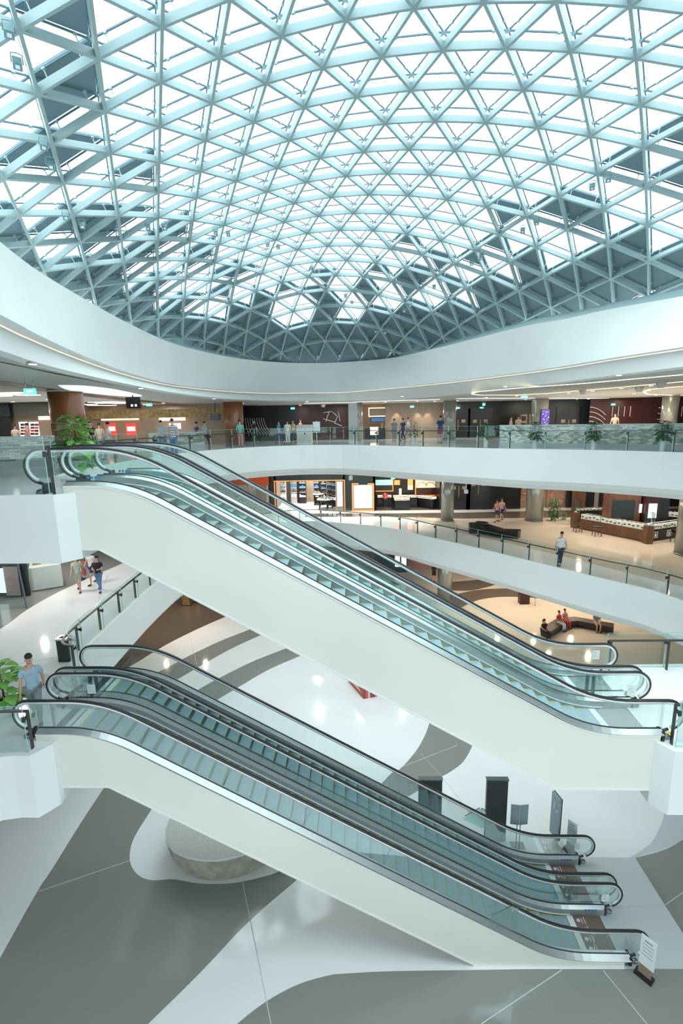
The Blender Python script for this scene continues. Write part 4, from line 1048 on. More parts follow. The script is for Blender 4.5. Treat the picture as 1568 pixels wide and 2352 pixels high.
# watch kiosk
KG = 'brown counters of the open kiosk'
jewel_counter(((14.85, 31.35), (16.95, 27.75)), L2, 1.02, 'long brown wooden kiosk counter with three white lit glass cases', 'wood', 3, 0.3, 'glass_case', grp=KG, w=0.6)
jewel_counter(((17.15, 27.7), (20.4, 29.1)), L2, 0.98, 'dark kiosk counter with white square emblems and glass cases, facing right', 'black_lacquer', 3, 0.26, 'glass_case', grp=None, w=0.6)
dk = bpy.data.objects['display_counter.005']
for t in (0.17, 0.5, 0.83):
    a = Vector((17.15, 27.7, 0)).lerp(Vector((20.4, 29.1, 0)), t); d = Vector((3.25, 1.4, 0)).normalized(); s_ = Vector((-d.y, d.x, 0)); q = MB()
    for dx, dz, hx, hz in ((-0.17, 0, 0.02, 0.19), (0.17, 0, 0.02, 0.19), (0, 0.17, 0.19, 0.02), (0, -0.17, 0.19, 0.02), (0, 0.02, 0.06, 0.07), (0, -0.08, 0.09, 0.02)):
        c_ = a + d * dx - s_ * 0.012; q.obox((c_.x, c_.y, L2 + 0.38 + dz), d, s_, up, hx, 0.008, hz)
    q.build('square_emblem', 'white_line', dk)
jewel_counter(((15.6, 33.2), (18.2, 33.6)), L2, 0.98, 'low rear kiosk counter with a white glass top', 'black_lacquer', 2, 0.12, 'glass_case', grp=None, w=0.5)
jewel_counter(((20.5, 32.0), (22.6, 30.6)), L2, 1.0, 'kiosk counter with white glass cases behind the dark block, far right', 'black_lacquer', 2, 0.3, 'glass_case', grp=None, w=0.5)
for i, (x_, y_) in enumerate(((14.72, 31.75), (16.98, 27.45))):
    root = empty('display_pedestal', x_, y_, L2, ['brown pedestal with empty glass box at the left end of the long kiosk counter', 'brown pedestal with glass box at the near corner of the kiosk'][i], 'pedestal', 'pedestals of the kiosk')
    q = MB(); q.box(x_ - 0.2, x_ + 0.2, y_ - 0.2, y_ + 0.2, L2, L2 + 1.05); q.build('pedestal_body', 'wood', root)
    q = MB(); q.box(x_ - 0.19, x_ + 0.19, y_ - 0.19, y_ + 0.19, L2 + 1.05, L2 + 1.85); q.build('glass_box', 'rail_glass', root)
    q = MB(); q.cyl(x_, y_, L2 + 1.05, L2 + 1.13, 0.07, 12); q.build('watch_stand', 'paper', root)
root = empty('kiosk_tower', 17.4, 30.2, L2, 'brown kiosk tower with big blank dark screen and a white light panel', 'kiosk')
xs0, xs1 = ony(1398, 1170, 29.8)[0], ony(1470, 1170, 29.8)[0]
q = MB(); q.box(xs0, xs1, 29.8, 30.6, L2, L3 - 1.9); q.build('tower_body', 'wood', root)
panel(1406, 1457, 1149, 1193, 29.76, 'screen_dark', 'screen', 0.04, root, None)
panel(1468, 1474, 1158, 1178, 29.75, 'lit_white', 'narrow_light_panel', 0.04, root, None)
q = MB(); x2_ = ony(1482, 1170, 29.5)[0]; x3_ = ony(1512, 1170, 29.5)[0]; q.box(x2_, x3_, 29.5, 30.6, L2, L3 - 1.9); q.build('side_block', 'wall_maroon', root)
panel(1489, 1508, 1157, 1190, 29.46, 'lit_white', 'lit_board', 0.04, root, None)
q = MB(); x4_ = ony(1536, 1170, 30)[0]; q.box(x3_, x4_, 30, 31, L2, L3 - 1.9); q.build('dark_block', 'wall_dark', root)
q = MB(); q.box(14.5, x2_, 29.9, 30.4, L3 - 2.12, L3 - 1.9); q.box(14.5, 14.75, 30.2, 32, L3 - 2.12, L3 - 1.9); q.build('canopy_beam', 'wood', root)
q = MB(); q.box(14.9, 15.15, 32.6, 32.85, L2, L3 - 1.9); tag(q.build('kiosk_post', 'wood'), 'brown square post at the left rear of the kiosk', 'post')
q = MB(); q.box(17.3, 17.5, 34.4, 34.6, L2 + 0.9, L3 - 1.9); q.cyl(17.4, 34.5, L2, L2 + 0.9, 0.08, 12); tag(q.build('kiosk_post', 'column_grey'), 'pale post behind the kiosk rear counter', 'post')
def stool(x_, y_, h, lab, back=False, mt='wood'):
    root = empty('stool', x_, y_, L2, lab, 'stool', 'kiosk stools')
    q = MB(); q.box(x_ - 0.2, x_ + 0.2, y_ - 0.2, y_ + 0.2, L2 + h - 0.07, L2 + h); q.build('seat', 'black_lacquer', root)
    q = MB(); q.box(x_ - 0.2, x_ + 0.2, y_ - 0.2, y_ + 0.2, L2 + h - 0.14, L2 + h - 0.07); q.build('seat_frame', mt, root)
    for a, b_ in ((-1, -1), (1, -1), (1, 1), (-1, 1)):
        q = MB(); q.bar((x_ + a * 0.17, y_ + b_ * 0.17, L2 + h - 0.14), (x_ + a * 0.19, y_ + b_ * 0.19, L2), 0.04, 0.04); q.build('leg', mt, root)
    if back:
        q = MB(); q.box(x_ + 0.16, x_ + 0.2, y_ - 0.2, y_ + 0.2, L2 + h, L2 + h + 0.35); q.build('backrest', mt, root)
stool(14.35, 30.5, 0.62, 'dark square stool by the left end of the long kiosk counter'); stool(15.0, 29.35, 0.62, 'dark square stool by the middle of the long kiosk counter')
stool(18.7, 27.6, 0.75, 'black bar chair with low back by the dark kiosk counter', True, 'black_lacquer')
# faceted benches
def bench(pts, zf, w, h, lab, mt='black_lacquer', lift_=None):
    A = [Vector((*p, 0)) for p in pts]
    q = MB(); path = []
    for i, p in enumerate(A):
        d = (A[min(i + 1, len(A) - 1)] - A[max(i - 1, 0)]).normalized(); s_ = Vector((-d.y, d.x, 0)); path.append((Vector((p.x, p.y, zf)), s_, up))
    hs = lift_ or [h] * len(A); V = []; 
    for (o, s_, u), hh in zip(path, hs): V += [o - s_ * w / 2 * 0.7, o + s_ * w / 2 * 0.7, o + s_ * w / 2 + up * hh, o - s_ * w / 2 + up * hh]
    n_ = len(path); Fc = [(i * 4 + k, i * 4 + (k + 1) % 4, i * 4 + 4 + (k + 1) % 4, i * 4 + 4 + k) for i in range(n_ - 1) for k in range(4)] + [(3, 2, 1, 0), tuple((n_ - 1) * 4 + k for k in range(4))]
    q.add(V, Fc); return tag(q.build('faceted_bench', mt), lab, 'bench')
bench([(7.4, 30.7), (8.2, 30.6), (9.2, 29.6), (10.1, 29.0)], L2, 0.75, 0.45, 'long black faceted bench behind the middle-floor railing', lift_=[0.6, 0.62, 0.42, 0.5])
q = MB(); q.obox((8.15, 30.4, L2 + 0.70), Vector((0.8, -0.6, 0)), Vector((0.6, 0.8, 0)), up, 0.35, 0.2, 0.07); tag(q.build('bag', 'wall_black'), 'flat black bag lying on the black faceted bench', 'bag')
mat('bench_brown', (0.05, 0.033, 0.028), 0.35, noise=0.15, nscale=3)
bench([(11.9, 28.6), (12.6, 29.2), (13.6, 30.1), (14.6, 30.3), (15.6, 29.7), (16.5, 29.2)], L1, 0.7, 0.5, 'dark brown angular bench on the ground floor with seated people', 'bench_brown')
# ------------------------------------------------------------------ middle floor, left side
panel(-140, 64, 1290, 1400, 19.5, 'wall_dark', **dict(zlo=L2, zhi=L3 - 1.5))
root = empty('glass_door', -14.0, 18.6, L2, 'dark framed glass door standing open with a tall steel pull handle', 'door')
q = MB(); q.bar((-13.53, 18.11, L2), (-13.75, 18.11, L3 - 1.8), 0.05, 0.05); q.build('door_frame', 'steel_dark', root)
q = MB(); q.tube([(-14.55, 17.6, L2 + 0.5), (-14.55, 17.6, L2 + 1.9)], 0.02, 8); q.tube([(-14.45, 17.6, L2 + 0.4), (-14.45, 17.6, L2 + 1.9)], 0.02, 8); q.build('door_handle', 'steel', root)
q = MB(); q.obox((-14.5, 17.85, L2 + 1.2), Vector((0.96, 0.28, 0)).normalized(), Vector((-0.28, 0.96, 0)).normalized(), up, 0.95, 0.01, 1.2); q.build('door_glass', 'rail_glass', root)
mat('poster_pink', (0.45, 0.28, 0.29), 0.4, noise=0.4, nscale=0.8)
item(10, 42, 1302, 1368, 19.3, 'poster_pink', 'wall_poster', 'pink-grey poster on the dark wall behind the glass door', 'poster')
item(-10, 9, 1306, 1362, 19.2, 'lit_white', 'lit_board', 'bright white-pink lit panel at the left picture edge, middle floor', 'light panel')
mat('counter_mint', (0.62, 0.70, 0.66), 0.3)
q = MB(); d = Vector((0.95, 0.6, 0)).normalized(); s_ = Vector((-0.6, 0.95, 0)).normalized()
q.obox((-14.35, 20.75, L2 + 0.58), d, s_, up, 0.62, 0.5, 0.52); o_ = q.build('reception_counter', 'counter_mint'); tag(o_, 'pale mint box counter with goods on top, middle floor left', 'counter')
q = MB(); q.obox((-14.35, 20.75, L2 + 0.03), d, s_, up, 0.58, 0.46, 0.03); q.build('plinth', 'steel_dark', o_)
q = MB(); q.obox((-14.7, 20.7, L2 + 1.2), d, s_, up, 0.16, 0.12, 0.1); tag(q.build('goods_box', 'wall_beige'), 'cream goods box lying on the mint counter', 'box')
root = empty('rope_post', -13.3, 21.7, L2, 'steel queue post with red belt and round black foot', 'barrier')
q = MB(); q.cyl(-13.3, 21.7, L2, L2 + 0.04, 0.17, 20); q.build('foot', 'clamp_metal', root)
q = MB(); q.cyl(-13.3, 21.7, L2 + 0.04, L2 + 0.95, 0.028, 12); q.build('post', 'steel', root)
q = MB(); q.box(-13.3, -12.5, 21.69, 21.71, L2 + 0.86, L2 + 0.92); q.build('belt', 'orange_red', root)
panel(185, 300, 1240, 1300, 30, 'wall_dark', **dict(zlo=L2, zhi=L3 - 1.9)); panel(60, 186, 1240, 1300, 31, 'wall_beige', **dict(zlo=L2, zhi=L3 - 1.9))
for i, u in enumerate((112, 128)):
    x_, y_ = onz(u, 1325, L2); root = empty('wooden_stand', x_, y_, L2, ['orange-brown wooden frame stand left of the queue post', 'second orange-brown wooden frame stand beside the queue post'][i], 'stand')
    for s in (-0.2, 0.2):
        q = MB(); q.box(x_ + s - 0.02, x_ + s + 0.02, y_, y_ + 0.04, L2, L2 + 0.9); q.build('upright', 'coral', root)
    q = MB(); q.box(x_ - 0.22, x_ + 0.22, y_, y_ + 0.04, L2 + 0.86, L2 + 0.92); q.build('crossbar', 'coral', root)
# bin at the balcony nose
root = empty('litter_bin', -9.25, 13.75, L2, 'tall black litter bin with silver rim beside the curved balcony railing', 'bin')
q = MB(); q.box(-9.42, -9.08, 13.62, 13.88, L2, L2 + 0.72); q.build('bin_body', 'wall_dark', root)
q = MB()
for bx in ((-9.44, -9.06, 13.60, 13.66), (-9.44, -9.06, 13.84, 13.90), (-9.44, -9.36, 13.66, 13.84), (-9.14, -9.06, 13.66, 13.84)): q.box(*bx, L2 + 0.72, L2 + 0.78)
q.build('rim', 'steel', root)
# ------------------------------------------------------------------ ground floor things
mat('stone', (0.36, 0.35, 0.30), 0.85, noise=0.35, nscale=3, bump=0.6, bscale=9)
mat('totem_grey', (0.045, 0.055, 0.056), 0.45, noise=0.25, nscale=1.5)
mat('stone_top', (0.60, 0.62, 0.60), 0.7, noise=0.12, nscale=25)
def sup(t): c_, s_ = math.cos(t), math.sin(t); return (abs(c_) ** 0.8 * (1 if c_ > 0 else -1), abs(s_) ** 0.8 * (1 if s_ > 0 else -1))
cx, cy = -4.2, 13.25
def ring_at(z, k, rough=0.0):
    out = []
    for i in range(72):
        a, b_ = sup(2 * PI * i / 72)
        rr = k * (1 + rough * (math.sin(5 * a + 3 * z) * 0.5 + math.sin(11 * b_ + 7 * z) * 0.3 + rnd.uniform(-0.3, 0.3)))
        x_, y_ = a * 1.98 * rr, b_ * 1.5 * rr
        if x_ > 0: y_ += x_ * 0.22; 
        out.append((cx + x_, cy + y_, z))
    return out
q = MB(); rings = [ring_at(L1, 0.80), ring_at(L1 + 0.12, 0.86, 0.012), ring_at(L1 + 0.35, 0.92, 0.014), ring_at(L1 + 0.6, 0.96, 0.014), ring_at(L1 + 0.85, 0.985, 0.012), ring_at(L1 + 1.0, 0.995, 0.006)]
for a, b_ in zip(rings, rings[1:]): q.strip(a, b_, True, True)
q.poly([rings[-1]], L1 + 1.0)
o_ = q.build('stone_planter', 'stone'); tag(o_, 'large rounded stone seat with rough grey flank under the lower escalator', 'stone seat')
q = MB(); q.prism([(x, y) for x, y, _ in ring_at(0, 1.0)], L1 + 1.0, L1 + 1.07, [[(cx - 1.0 + 0.28 * math.cos(-t / 12 * 2 * PI), cy + 0.35 + 0.24 * math.sin(-t / 12 * 2 * PI)) for t in range(12)]]); q.build('stone_top', 'stone_top', o_)
q = MB(); q.cyl(cx - 1.0, cy + 0.35, L1 + 1.0, L1 + 1.02, 0.26, 20); q.build('planting_hole', 'wall_dark', o_)
q = MB(); q.tube([(cx - 1.0, cy + 0.4, L1 + 1.0), (cx - 0.95, cy + 0.45, L1 + 1.35), (cx - 0.85, cy + 0.5, L1 + 1.7)], [0.07, 0.05, 0.04], 8); q.build('trunk', 'wood', o_)
q = MB(); q.lathe(-2.35, 12.5, [(0.14, L1), (0.17, L1 + 0.1), (0.17, L1 + 0.38), (0.15, L1 + 0.4)], 20); tag(q.build('steel_drum', 'steel'), 'small shiny steel drum at the right end of the stone seat', 'drum')
for i, (x0, x1) in enumerate(((1.93, 2.68), (4.12, 4.79))):
    root = empty('totem', (x0 + x1) / 2, 13.6, L1, ['tall black totem box seen behind the far handrail, left of two', 'tall black totem box with pale wavy foot, right of two'][i], 'totem', 'black totems')
    q = MB(); q.box(x0, x1, 13.55, 13.68, L1, L1 + 2.25); q.build('totem_body', 'totem_grey', root)
    q = MB(); q.box(x0 - 0.02, x1 + 0.02, 13.53, 13.70, L1 + 2.25, L1 + 2.28); q.build('top_trim', 'steel_dark', root)
    q = MB(); q.xzprism([(x0 + 0.005, L1 + 0.02), (x1 - 0.005, L1 + 0.02), (x1 - 0.005, L1 + 0.28), (x0 + 0.45, L1 + 0.38), (x0 + 0.3, L1 + 0.62), (x0 + 0.15, L1 + 0.8), (x0 + 0.005, L1 + 0.84)], 13.53, 13.55); q.build('wave_graphic', 'counter_mint', root)
mat('sign_grey', (0.28, 0.36, 0.40), 0.35)
root = empty('brochure_stand', 5.12, 13.3, L1, 'grey double-leaf display stand on thin steel legs right of the black totem', 'stand')
for s in (-1, 1):
    q = MB(); q.obox((5.1 + s * 0.14, 13.28, L1 + 1.25), Vector((1, s * 0.15, 0)).normalized(), Vector((-s * 0.15, 1, 0)).normalized(), up, 0.135, 0.012, 0.36); q.build('leaf_panel', 'sign_grey', root)
    q = MB(); q.tube([(5.12 + s * 0.05, 13.35, L1 + 0.02), (5.12 + s * 0.05, 13.35, L1 + 1.2)], 0.015, 8); q.build('leg', 'steel_dark', root)
q = MB(); q.box(4.9, 5.34, 13.2, 13.5, L1, L1 + 0.02); q.build('base_plate', 'steel', root)
root = empty('sign_totem', 6.3, 13.3, L1, 'slim black upright sign with white number mark and flared white foot', 'sign')
dd = Vector((0.2, -0.98, 0)); ss_ = Vector((0.98, 0.2, 0))
q = MB(); q.obox((6.25, 13.3, L1 + 1.2), dd, ss_, up, 0.2, 0.04, 0.74); q.build('sign_panel', 'sign_grey', root)
q = MB(); q.obox((6.25 + ss_.x * 0.045, 13.3 + ss_.y * 0.045, L1 + 1.2), dd, ss_, up, 0.21, 0.012, 0.75); q.build('black_edge', 'rubber', root)
q = MB(); q.lathe(6.27, 13.25, [(0.24, L1), (0.2, L1 + 0.03), (0.1, L1 + 0.15), (0.06, L1 + 0.4)], 20); q.build('flared_foot', 'paper', root)
q = MB()
c_ = Vector((6.25 - ss_.x * 0.045, 13.3 - ss_.y * 0.045, L1 + 1.55)); q.obox(c_ - dd * 0.05, dd, ss_, up, 0.02, 0.004, 0.14); q.obox(c_ - dd * 0.03 + up * 0.13, dd, ss_, up, 0.04, 0.004, 0.015); q.obox(c_ + dd * 0.1 - up * 0.1, dd, ss_, up, 0.03, 0.004, 0.03); q.build('number_mark', 'white_line', root)
def board_stand(x_, y_, h, w, lab, base='rubber', panel_m='paper', ang=0.9, z0=0.25):
    root = empty('notice_stand', x_, y_, L1, lab, 'notice stand'); d = Vector((math.cos(ang), -math.sin(ang), 0)); s2 = Vector((math.sin(ang), math.cos(ang), 0))
    q = MB(); q.obox((x_, y_, L1 + 0.03), d, s2, up, 0.2, 0.11, 0.03); q.build('foot', base, root)
    q = MB(); q.obox((x_, y_, L1 + 0.06 + z0 / 2 + 0.1), d, s2, up, w * 0.42, 0.012, z0 / 2 + 0.1); q.build('brace', 'wall_beige', root)
    q = MB(); q.obox((x_, y_ - 0.03, L1 + z0 + 0.1 + h / 2), d, s2, up, w / 2, 0.01, h / 2); b_ = q.build('board', panel_m, root)
    q = MB()
    for k in range(5):
        c_ = Vector((x_, y_ - 0.03, L1 + z0 + 0.1 + h * (0.85 - 0.12 * k))) - s2 * 0.013; q.obox(c_, d, s2, up, w * (0.35 if k else 0.25), 0.002, 0.008 + (0.012 if k == 0 else 0))
    q.build('print_lines', 'sign_grey', b_)
board_stand(7.0, 9.66, 0.85, 0.34, 'white notice board on a black foot at the foot of the nearer lower escalator')
board_stand(6.72, 13.15, 0.8, 0.3, 'narrow white notice board on a black foot behind the far lower escalator')
# striped box under the upper escalator
mat('stripe_red', (0.42, 0.03, 0.05), 0.5); mat('stripe_pink', (0.62, 0.12, 0.22), 0.5); mat('stripe_cream', (0.75, 0.6, 0.42), 0.5); mat('terracotta', (0.45, 0.10, 0.06), 0.5)
root = empty('striped_box', 0.3, 22.8, L1, 'red box with vertical red, pink and cream stripes half hidden under the upper escalator', 'box')
c0 = Vector((0.27, 21.72, 0)); d1 = Vector((-0.72, 1.5, 0)).normalized(); d2 = Vector((0.95, 0.30, 0)).normalized()
q = MB(); P = [c0, c0 + d2 * 1.6, c0 + d2 * 1.6 + d1 * 1.8, c0 + d1 * 1.8]; q.prism([(p.x, p.y) for p in P], L1, L1 + 1.1); q.build('box_body', 'terracotta', root)
for i in range(14):
    nrm = Vector((d2.y, -d2.x, 0)); a = c0 + d2 * (0.02 + i * 0.112) + nrm * 0.004; b_ = a + d2 * (0.05 + 0.04 * (i % 3)); q = MB()
    q.add([(a.x, a.y, L1 + 0.01), (b_.x, b_.y, L1 + 0.01), (b_.x, b_.y, L1 + 1.09), (a.x, a.y, L1 + 1.09)], [(0, 1, 2, 3)]); q.build('stripe', ['stripe_red', 'stripe_pink', 'stripe_cream', 'wall_maroon'][i % 4], root)
nrm = Vector((-d1.y, d1.x, 0)); a = c0 + d1 * 0.2 + nrm * 0.006; b_ = c0 + d1 * 1.6 + nrm * 0.006
q = MB(); q.add([(a.x, a.y, L1 + 0.2), (b_.x, b_.y, L1 + 0.2), (b_.x, b_.y, L1 + 0.95)], [(0, 1, 2)]); q.build('beige_triangle', 'stripe_cream', root)
# ground floor walls and cases far back
panel(860, 935, 1260, 1330, 42, 'wall_dark', **dict(zlo=L1, zhi=L2 - 1.92)); panel(935, 1010, 1260, 1330, 43, 'poster_pink', **dict(zlo=L1, zhi=L1 + 2.2)); panel(935, 1300, 1240, 1300, 43.6, 'wall_dark', **dict(zlo=L1, zhi=L2 - 1.92))
for i, u in enumerate((907, 922)): item(u, u + 11, 1278, 1302, 41.8, 'lit_white', 'lit_board', ['white patterned light panel on the dark ground-floor wall, left one', 'white patterned light panel on the dark ground-floor wall, right one'][i], 'light panel', th=0.2)
for i, (u, v) in enumerate(((428, 1392), (450, 1384))):
    x_, y_ = onz(u, v, L1); root = empty('gold_case', x_, y_, L1, ['gold display case in dark frame far back on the ground floor, left one', 'gold display case in dark frame far back on the ground floor, right one'][i], 'display case', 'gold display cases')
    q = MB(); q.box(x_ - 0.32, x_ + 0.32, y_, y_ + 0.5, L1 + 0.05, L1 + 1.0); q.build('case_body', 'gold_band', root)
    q = MB(); q.box(x_ - 0.34, x_ + 0.34, y_ - 0.02, y_ + 0.52, L1, L1 + 0.05); q.box(x_ - 0.35, x_ - 0.31, y_ - 0.02, y_ + 0.02, L1, L1 + 1.1); q.box(x_ + 0.31, x_ + 0.35, y_ - 0.02, y_ + 0.02, L1, L1 + 1.1); q.build('case_frame', 'rubber', root)
x_, y_ = onz(1228, 1392, L1); root = empty('sign_post', x_, y_, L1, 'small sign post near a maroon box far back on the ground floor', 'sign')
q = MB(); q.cyl(x_, y_, L1, L1 + 1.1, 0.03, 8); q.build('post', 'steel', root); q = MB(); q.box(x_ - 0.2, x_ + 0.2, y_ - 0.02, y_, L1 + 1.0, L1 + 1.15); q.build('sign_plate', 'paper', root)
x_, y_ = onz(1222, 1392, L1); q = MB(); q.box(x_ - 0.8, x_ - 0.1, y_ + 0.3, y_ + 0.8, L1, L1 + 1.0); tag(q.build('cabinet', 'wall_maroon'), 'maroon cabinet behind the small sign post, ground floor', 'cabinet')
# ------------------------------------------------------------------ barriers and notices between the escalators
YM = D0 + W_ + 0.146
def gap_barrier(x_, z, s_, lab):
    root = empty('glass_barrier', x_, YM, z, lab, 'barrier', 'small glass barriers between the escalator pairs')
    for dx in (0, 0.16):
        q = MB(); q.box(x_ + s_ * dx - 0.02, x_ + s_ * dx + 0.02, YM - 0.05, YM + 0.05, z, z + 0.62); q.build('post', 'steel_dark', root)
    q = MB(); q.box(x_ - 0.28, x_ + 0.4, YM - 0.006, YM + 0.006, z + 0.05, z + 0.72); q.build('glass_panel', 'rail_glass', root)
gap_barrier(5.9, -6.33 - 0.76, 1, 'small glass barrier with two posts between the upper escalators, lower end')
gap_barrier(5.75, -12.71 - 0.77, 1, 'small glass barrier with two posts between the lower escalators, bottom end')
gap_barrier(-7.1, -6.33 - 0.76, 1, 'small glass barrier with two posts between the lower escalators, top end')
def notice(x_, Y, z, w, h, lab):
    q = MB(); q.box(x_ - w / 2, x_ + w / 2, Y - 0.012, Y - 0.008, z - h / 2, z + h / 2); o_ = q.build('paper_notice', 'paper'); tag(o_, lab, 'notice')
    q = MB()
    for k in range(4): q.box(x_ - w * 0.36, x_ + w * (0.3 if k % 2 else 0.1), Y - 0.0135, Y - 0.012, z + h * (0.3 - 0.18 * k), z + h * (0.33 - 0.18 * k))
    q.build('print_lines', 'sign_grey', o_)
notice(6.80, D2 + W_, -6.66, 0.2, 0.27, 'white paper notice on the glass newel of the farthest upper handrail')
notice(6.95, D0 + W_, -6.82, 0.22, 0.28, 'white paper notice on the glass at the lower end between the upper escalators')
notice(6.75, D2 + W_, -13.08, 0.18, 0.22, 'grey-white paper notice on the glass newel of the farthest lower handrail')
notice(6.82, D0 + W_, -13.18, 0.2, 0.24, 'white paper notice on the newel glass between the lower escalators')
for i, (x_, z) in enumerate(((-5.35, -0.8), (-7.0, -6.78))): notice(x_, D2 + W_ if i == 0 else D0 + W_, z, 0.22, 0.26, ['white notice on the farthest glass at the very top of the upper escalators', 'white notice on the glass at the top of the lower escalators'][i])
def tag_sign(x_, Y, z, ang_s, lab):
    root = empty('glass_wing', x_, Y, z, lab, 'glass guard')
    q = MB(); q.bar((x_ - 0.3, Y - 0.12, z), (x_ + 0.15, Y - 0.12, z + 0.3), 0.02, 0.04); q.build('bracket_arm', 'steel', root)
    q = MB(); q.xzprism([(x_ - 0.38, z - 0.06), (x_ + 0.2, z + 0.34), (x_ + 0.34, z + 0.3), (x_ + 0.34, z - 0.38), (x_ + 0.2, z - 0.38)], Y - 0.17, Y - 0.16); q.build('wedge_glass', 'rail_glass', root)
    q = MB(); q.tube([(x_ + 0.22, Y - 0.12, z + 0.3), (x_ + 0.22, Y - 0.12, z - 0.2)], 0.012, 6); q.build('bracket_rod', 'steel', root)
tag_sign(3.55, D0, -12.15, 1, 'clear wedge-shaped anti-climb guard on the flank of the nearer lower escalator')
tag_sign(3.6, D2 + W_ + 0.3, -12.2, 1, 'clear wedge-shaped anti-climb guard behind the farther lower escalator')

# ------------------------------------------------------------------ potted plants
mat('leaf_bright', (0.25, 0.58, 0.12), 0.4, noise=0.35, nscale=6)
mat('leaf_dark', (0.045, 0.16, 0.06), 0.4, noise=0.4, nscale=6)
mat('pot_white', (0.78, 0.80, 0.80), 0.3); mat('soil', (0.05, 0.035, 0.02), 0.9)
def foliage(rd, cx, cy, z0, h, r, n, size, shape='drop'):
    q = MB()
    for i in range(n):
        t = (i + 0.5) / n; zz = z0 + h * t
        a = i * 2.4 + rd.uniform(-0.3, 0.3)
        prof = math.sin(PI * min(1, max(0.12, (t * 0.85 + 0.12)))) ** 0.6
        rr = r * prof * rd.uniform(0.45, 1.0)
        base = Vector((cx + rr * 0.35 * math.cos(a), cy + rr * 0.35 * math.sin(a), zz))
        tip_dir = Vector((math.cos(a), math.sin(a), rd.uniform(-0.55, 0.25) + 0.5 * (t - 0.5))).normalized()
        sd = tip_dir.cross(up).normalized(); nn = sd.cross(tip_dir)
        L_ = size * rd.uniform(0.7, 1.15); o = base + tip_dir * (rr * 0.55)
        w = L_ * (0.36 if size > 0.3 else 0.28); V = []
        prof2 = [(0, 0.08, 0), (0.2, 0.8, 0.02), (0.5, 1.0, 0.0), (0.8, 0.6, -0.06), (1.0, 0.04, -0.16)]
        for s, ww, dz in prof2:
            c_ = o + tip_dir * (L_ * s) + up * (L_ * dz)
            V += [c_ - sd * (w * ww) + nn * (w * ww * 0.25), c_, c_ + sd * (w * ww) + nn * (w * ww * 0.25)]
        Fc = []
        for k in range(4):
            Fc += [(k * 3, k * 3 + 1, k * 3 + 4, k * 3 + 3), (k * 3 + 1, k * 3 + 2, k * 3 + 5, k * 3 + 4)]
        q.add(V, Fc, True)
        q.tube([base, o], 0.006 + size * 0.01, 4)
    return q
def plant(x_, y_, z, pot_h, pot_r, fol_z, fol_h, fol_r, n, size, leaf, lab, seed, pot=True, grp=None, pot_m='pot_white'):
    rd = random.Random(seed)
    root = empty('potted_plant', x_, y_, z, lab, 'plant', grp)
    if pot:
        q = MB(); q.lathe(x_, y_, [(pot_r * 0.75, z), (pot_r * 0.8, z + 0.02), (pot_r, z + pot_h - 0.03), (pot_r * 1.05, z + pot_h), (pot_r * 0.9, z + pot_h), (pot_r * 0.85, z + pot_h - 0.04)], 20); q.build('pot', pot_m, root)
        q = MB(); q.cyl(x_, y_, z + pot_h - 0.06, z + pot_h - 0.04, pot_r * 0.86, 16); q.build('soil', 'soil', root)
    q = MB(); q.tube([(x_, y_, z + pot_h - 0.05), (x_ + 0.01, y_, z + fol_z + fol_h * 0.4), (x_, y_ + 0.01, z + fol_z + fol_h * 0.85)], [0.03, 0.02, 0.01], 6); q.build('stem', 'wood', root)
    foliage(rd, x_, y_, z + fol_z, fol_h, fol_r, n, size).build('foliage', leaf, root)
x_, y_, z_ = ony(172, 1030, 14.9)
plant(x_ + 0.05, 14.9, L3, 0.35, 0.22, 0.2, 1.5, 0.5, 110, 0.38, 'leaf_bright', 'large bright green leafy plant behind the top end of the upper escalators', 1)
PG = 'plants in white vases by the mosaic wall'
for i, (u, lab) in enumerate(((1122, 'bushy plant in a white vase at the left end of the right mosaic wall'), (1238, 'bushy plant in a white vase below the purple poster'), (1375, 'bushy plant in a white vase before the mosaic wall, third from the left'), (1540, 'bushy plant in a white vase at the right picture edge, top floor'))):
    x_, y_ = onz(u, [1029, 1033, 1036, 1040][i], L3); k = 0.0
    plant(x_, y_ + 0.55, L3, 0.55, 0.12, 0.5, 0.72, 0.3, 130, 0.2, 'leaf_dark', lab, 10 + i, grp=PG)
x_, y_, z_ = ony(950, 990, 33); plant(x_, 33, L3, 0.5, 0.2, 0.4, 1.0, 0.4, 50, 0.25, 'leaf_dark', 'dark green plant on the top floor before the tan stone wall', 20)
x_, y_ = onz(1270, 1196, L2); plant(x_, y_, L2, 0.3, 0.18, 0.25, 1.35, 0.4, 170, 0.26, 'leaf_dark', 'tall dark green plant in a small white pot right of the thick column', 21)
x_, y_ = onz(1281, 1194, L2); plant(x_ + 0.35, y_, L2, 0.2, 0.12, 0.12, 0.5, 0.25, 30, 0.2, 'leaf_dark', 'low small plant beside the tall one right of the thick column', 22)
x_, y_, z_ = ony(8, 1600, 10.9); plant(x_, 10.9, L2, 0.4, 0.24, 0.35, 1.1, 0.4, 60, 0.34, 'leaf_bright', 'big-leaved green plant at the left edge near the lower escalator top', 23)

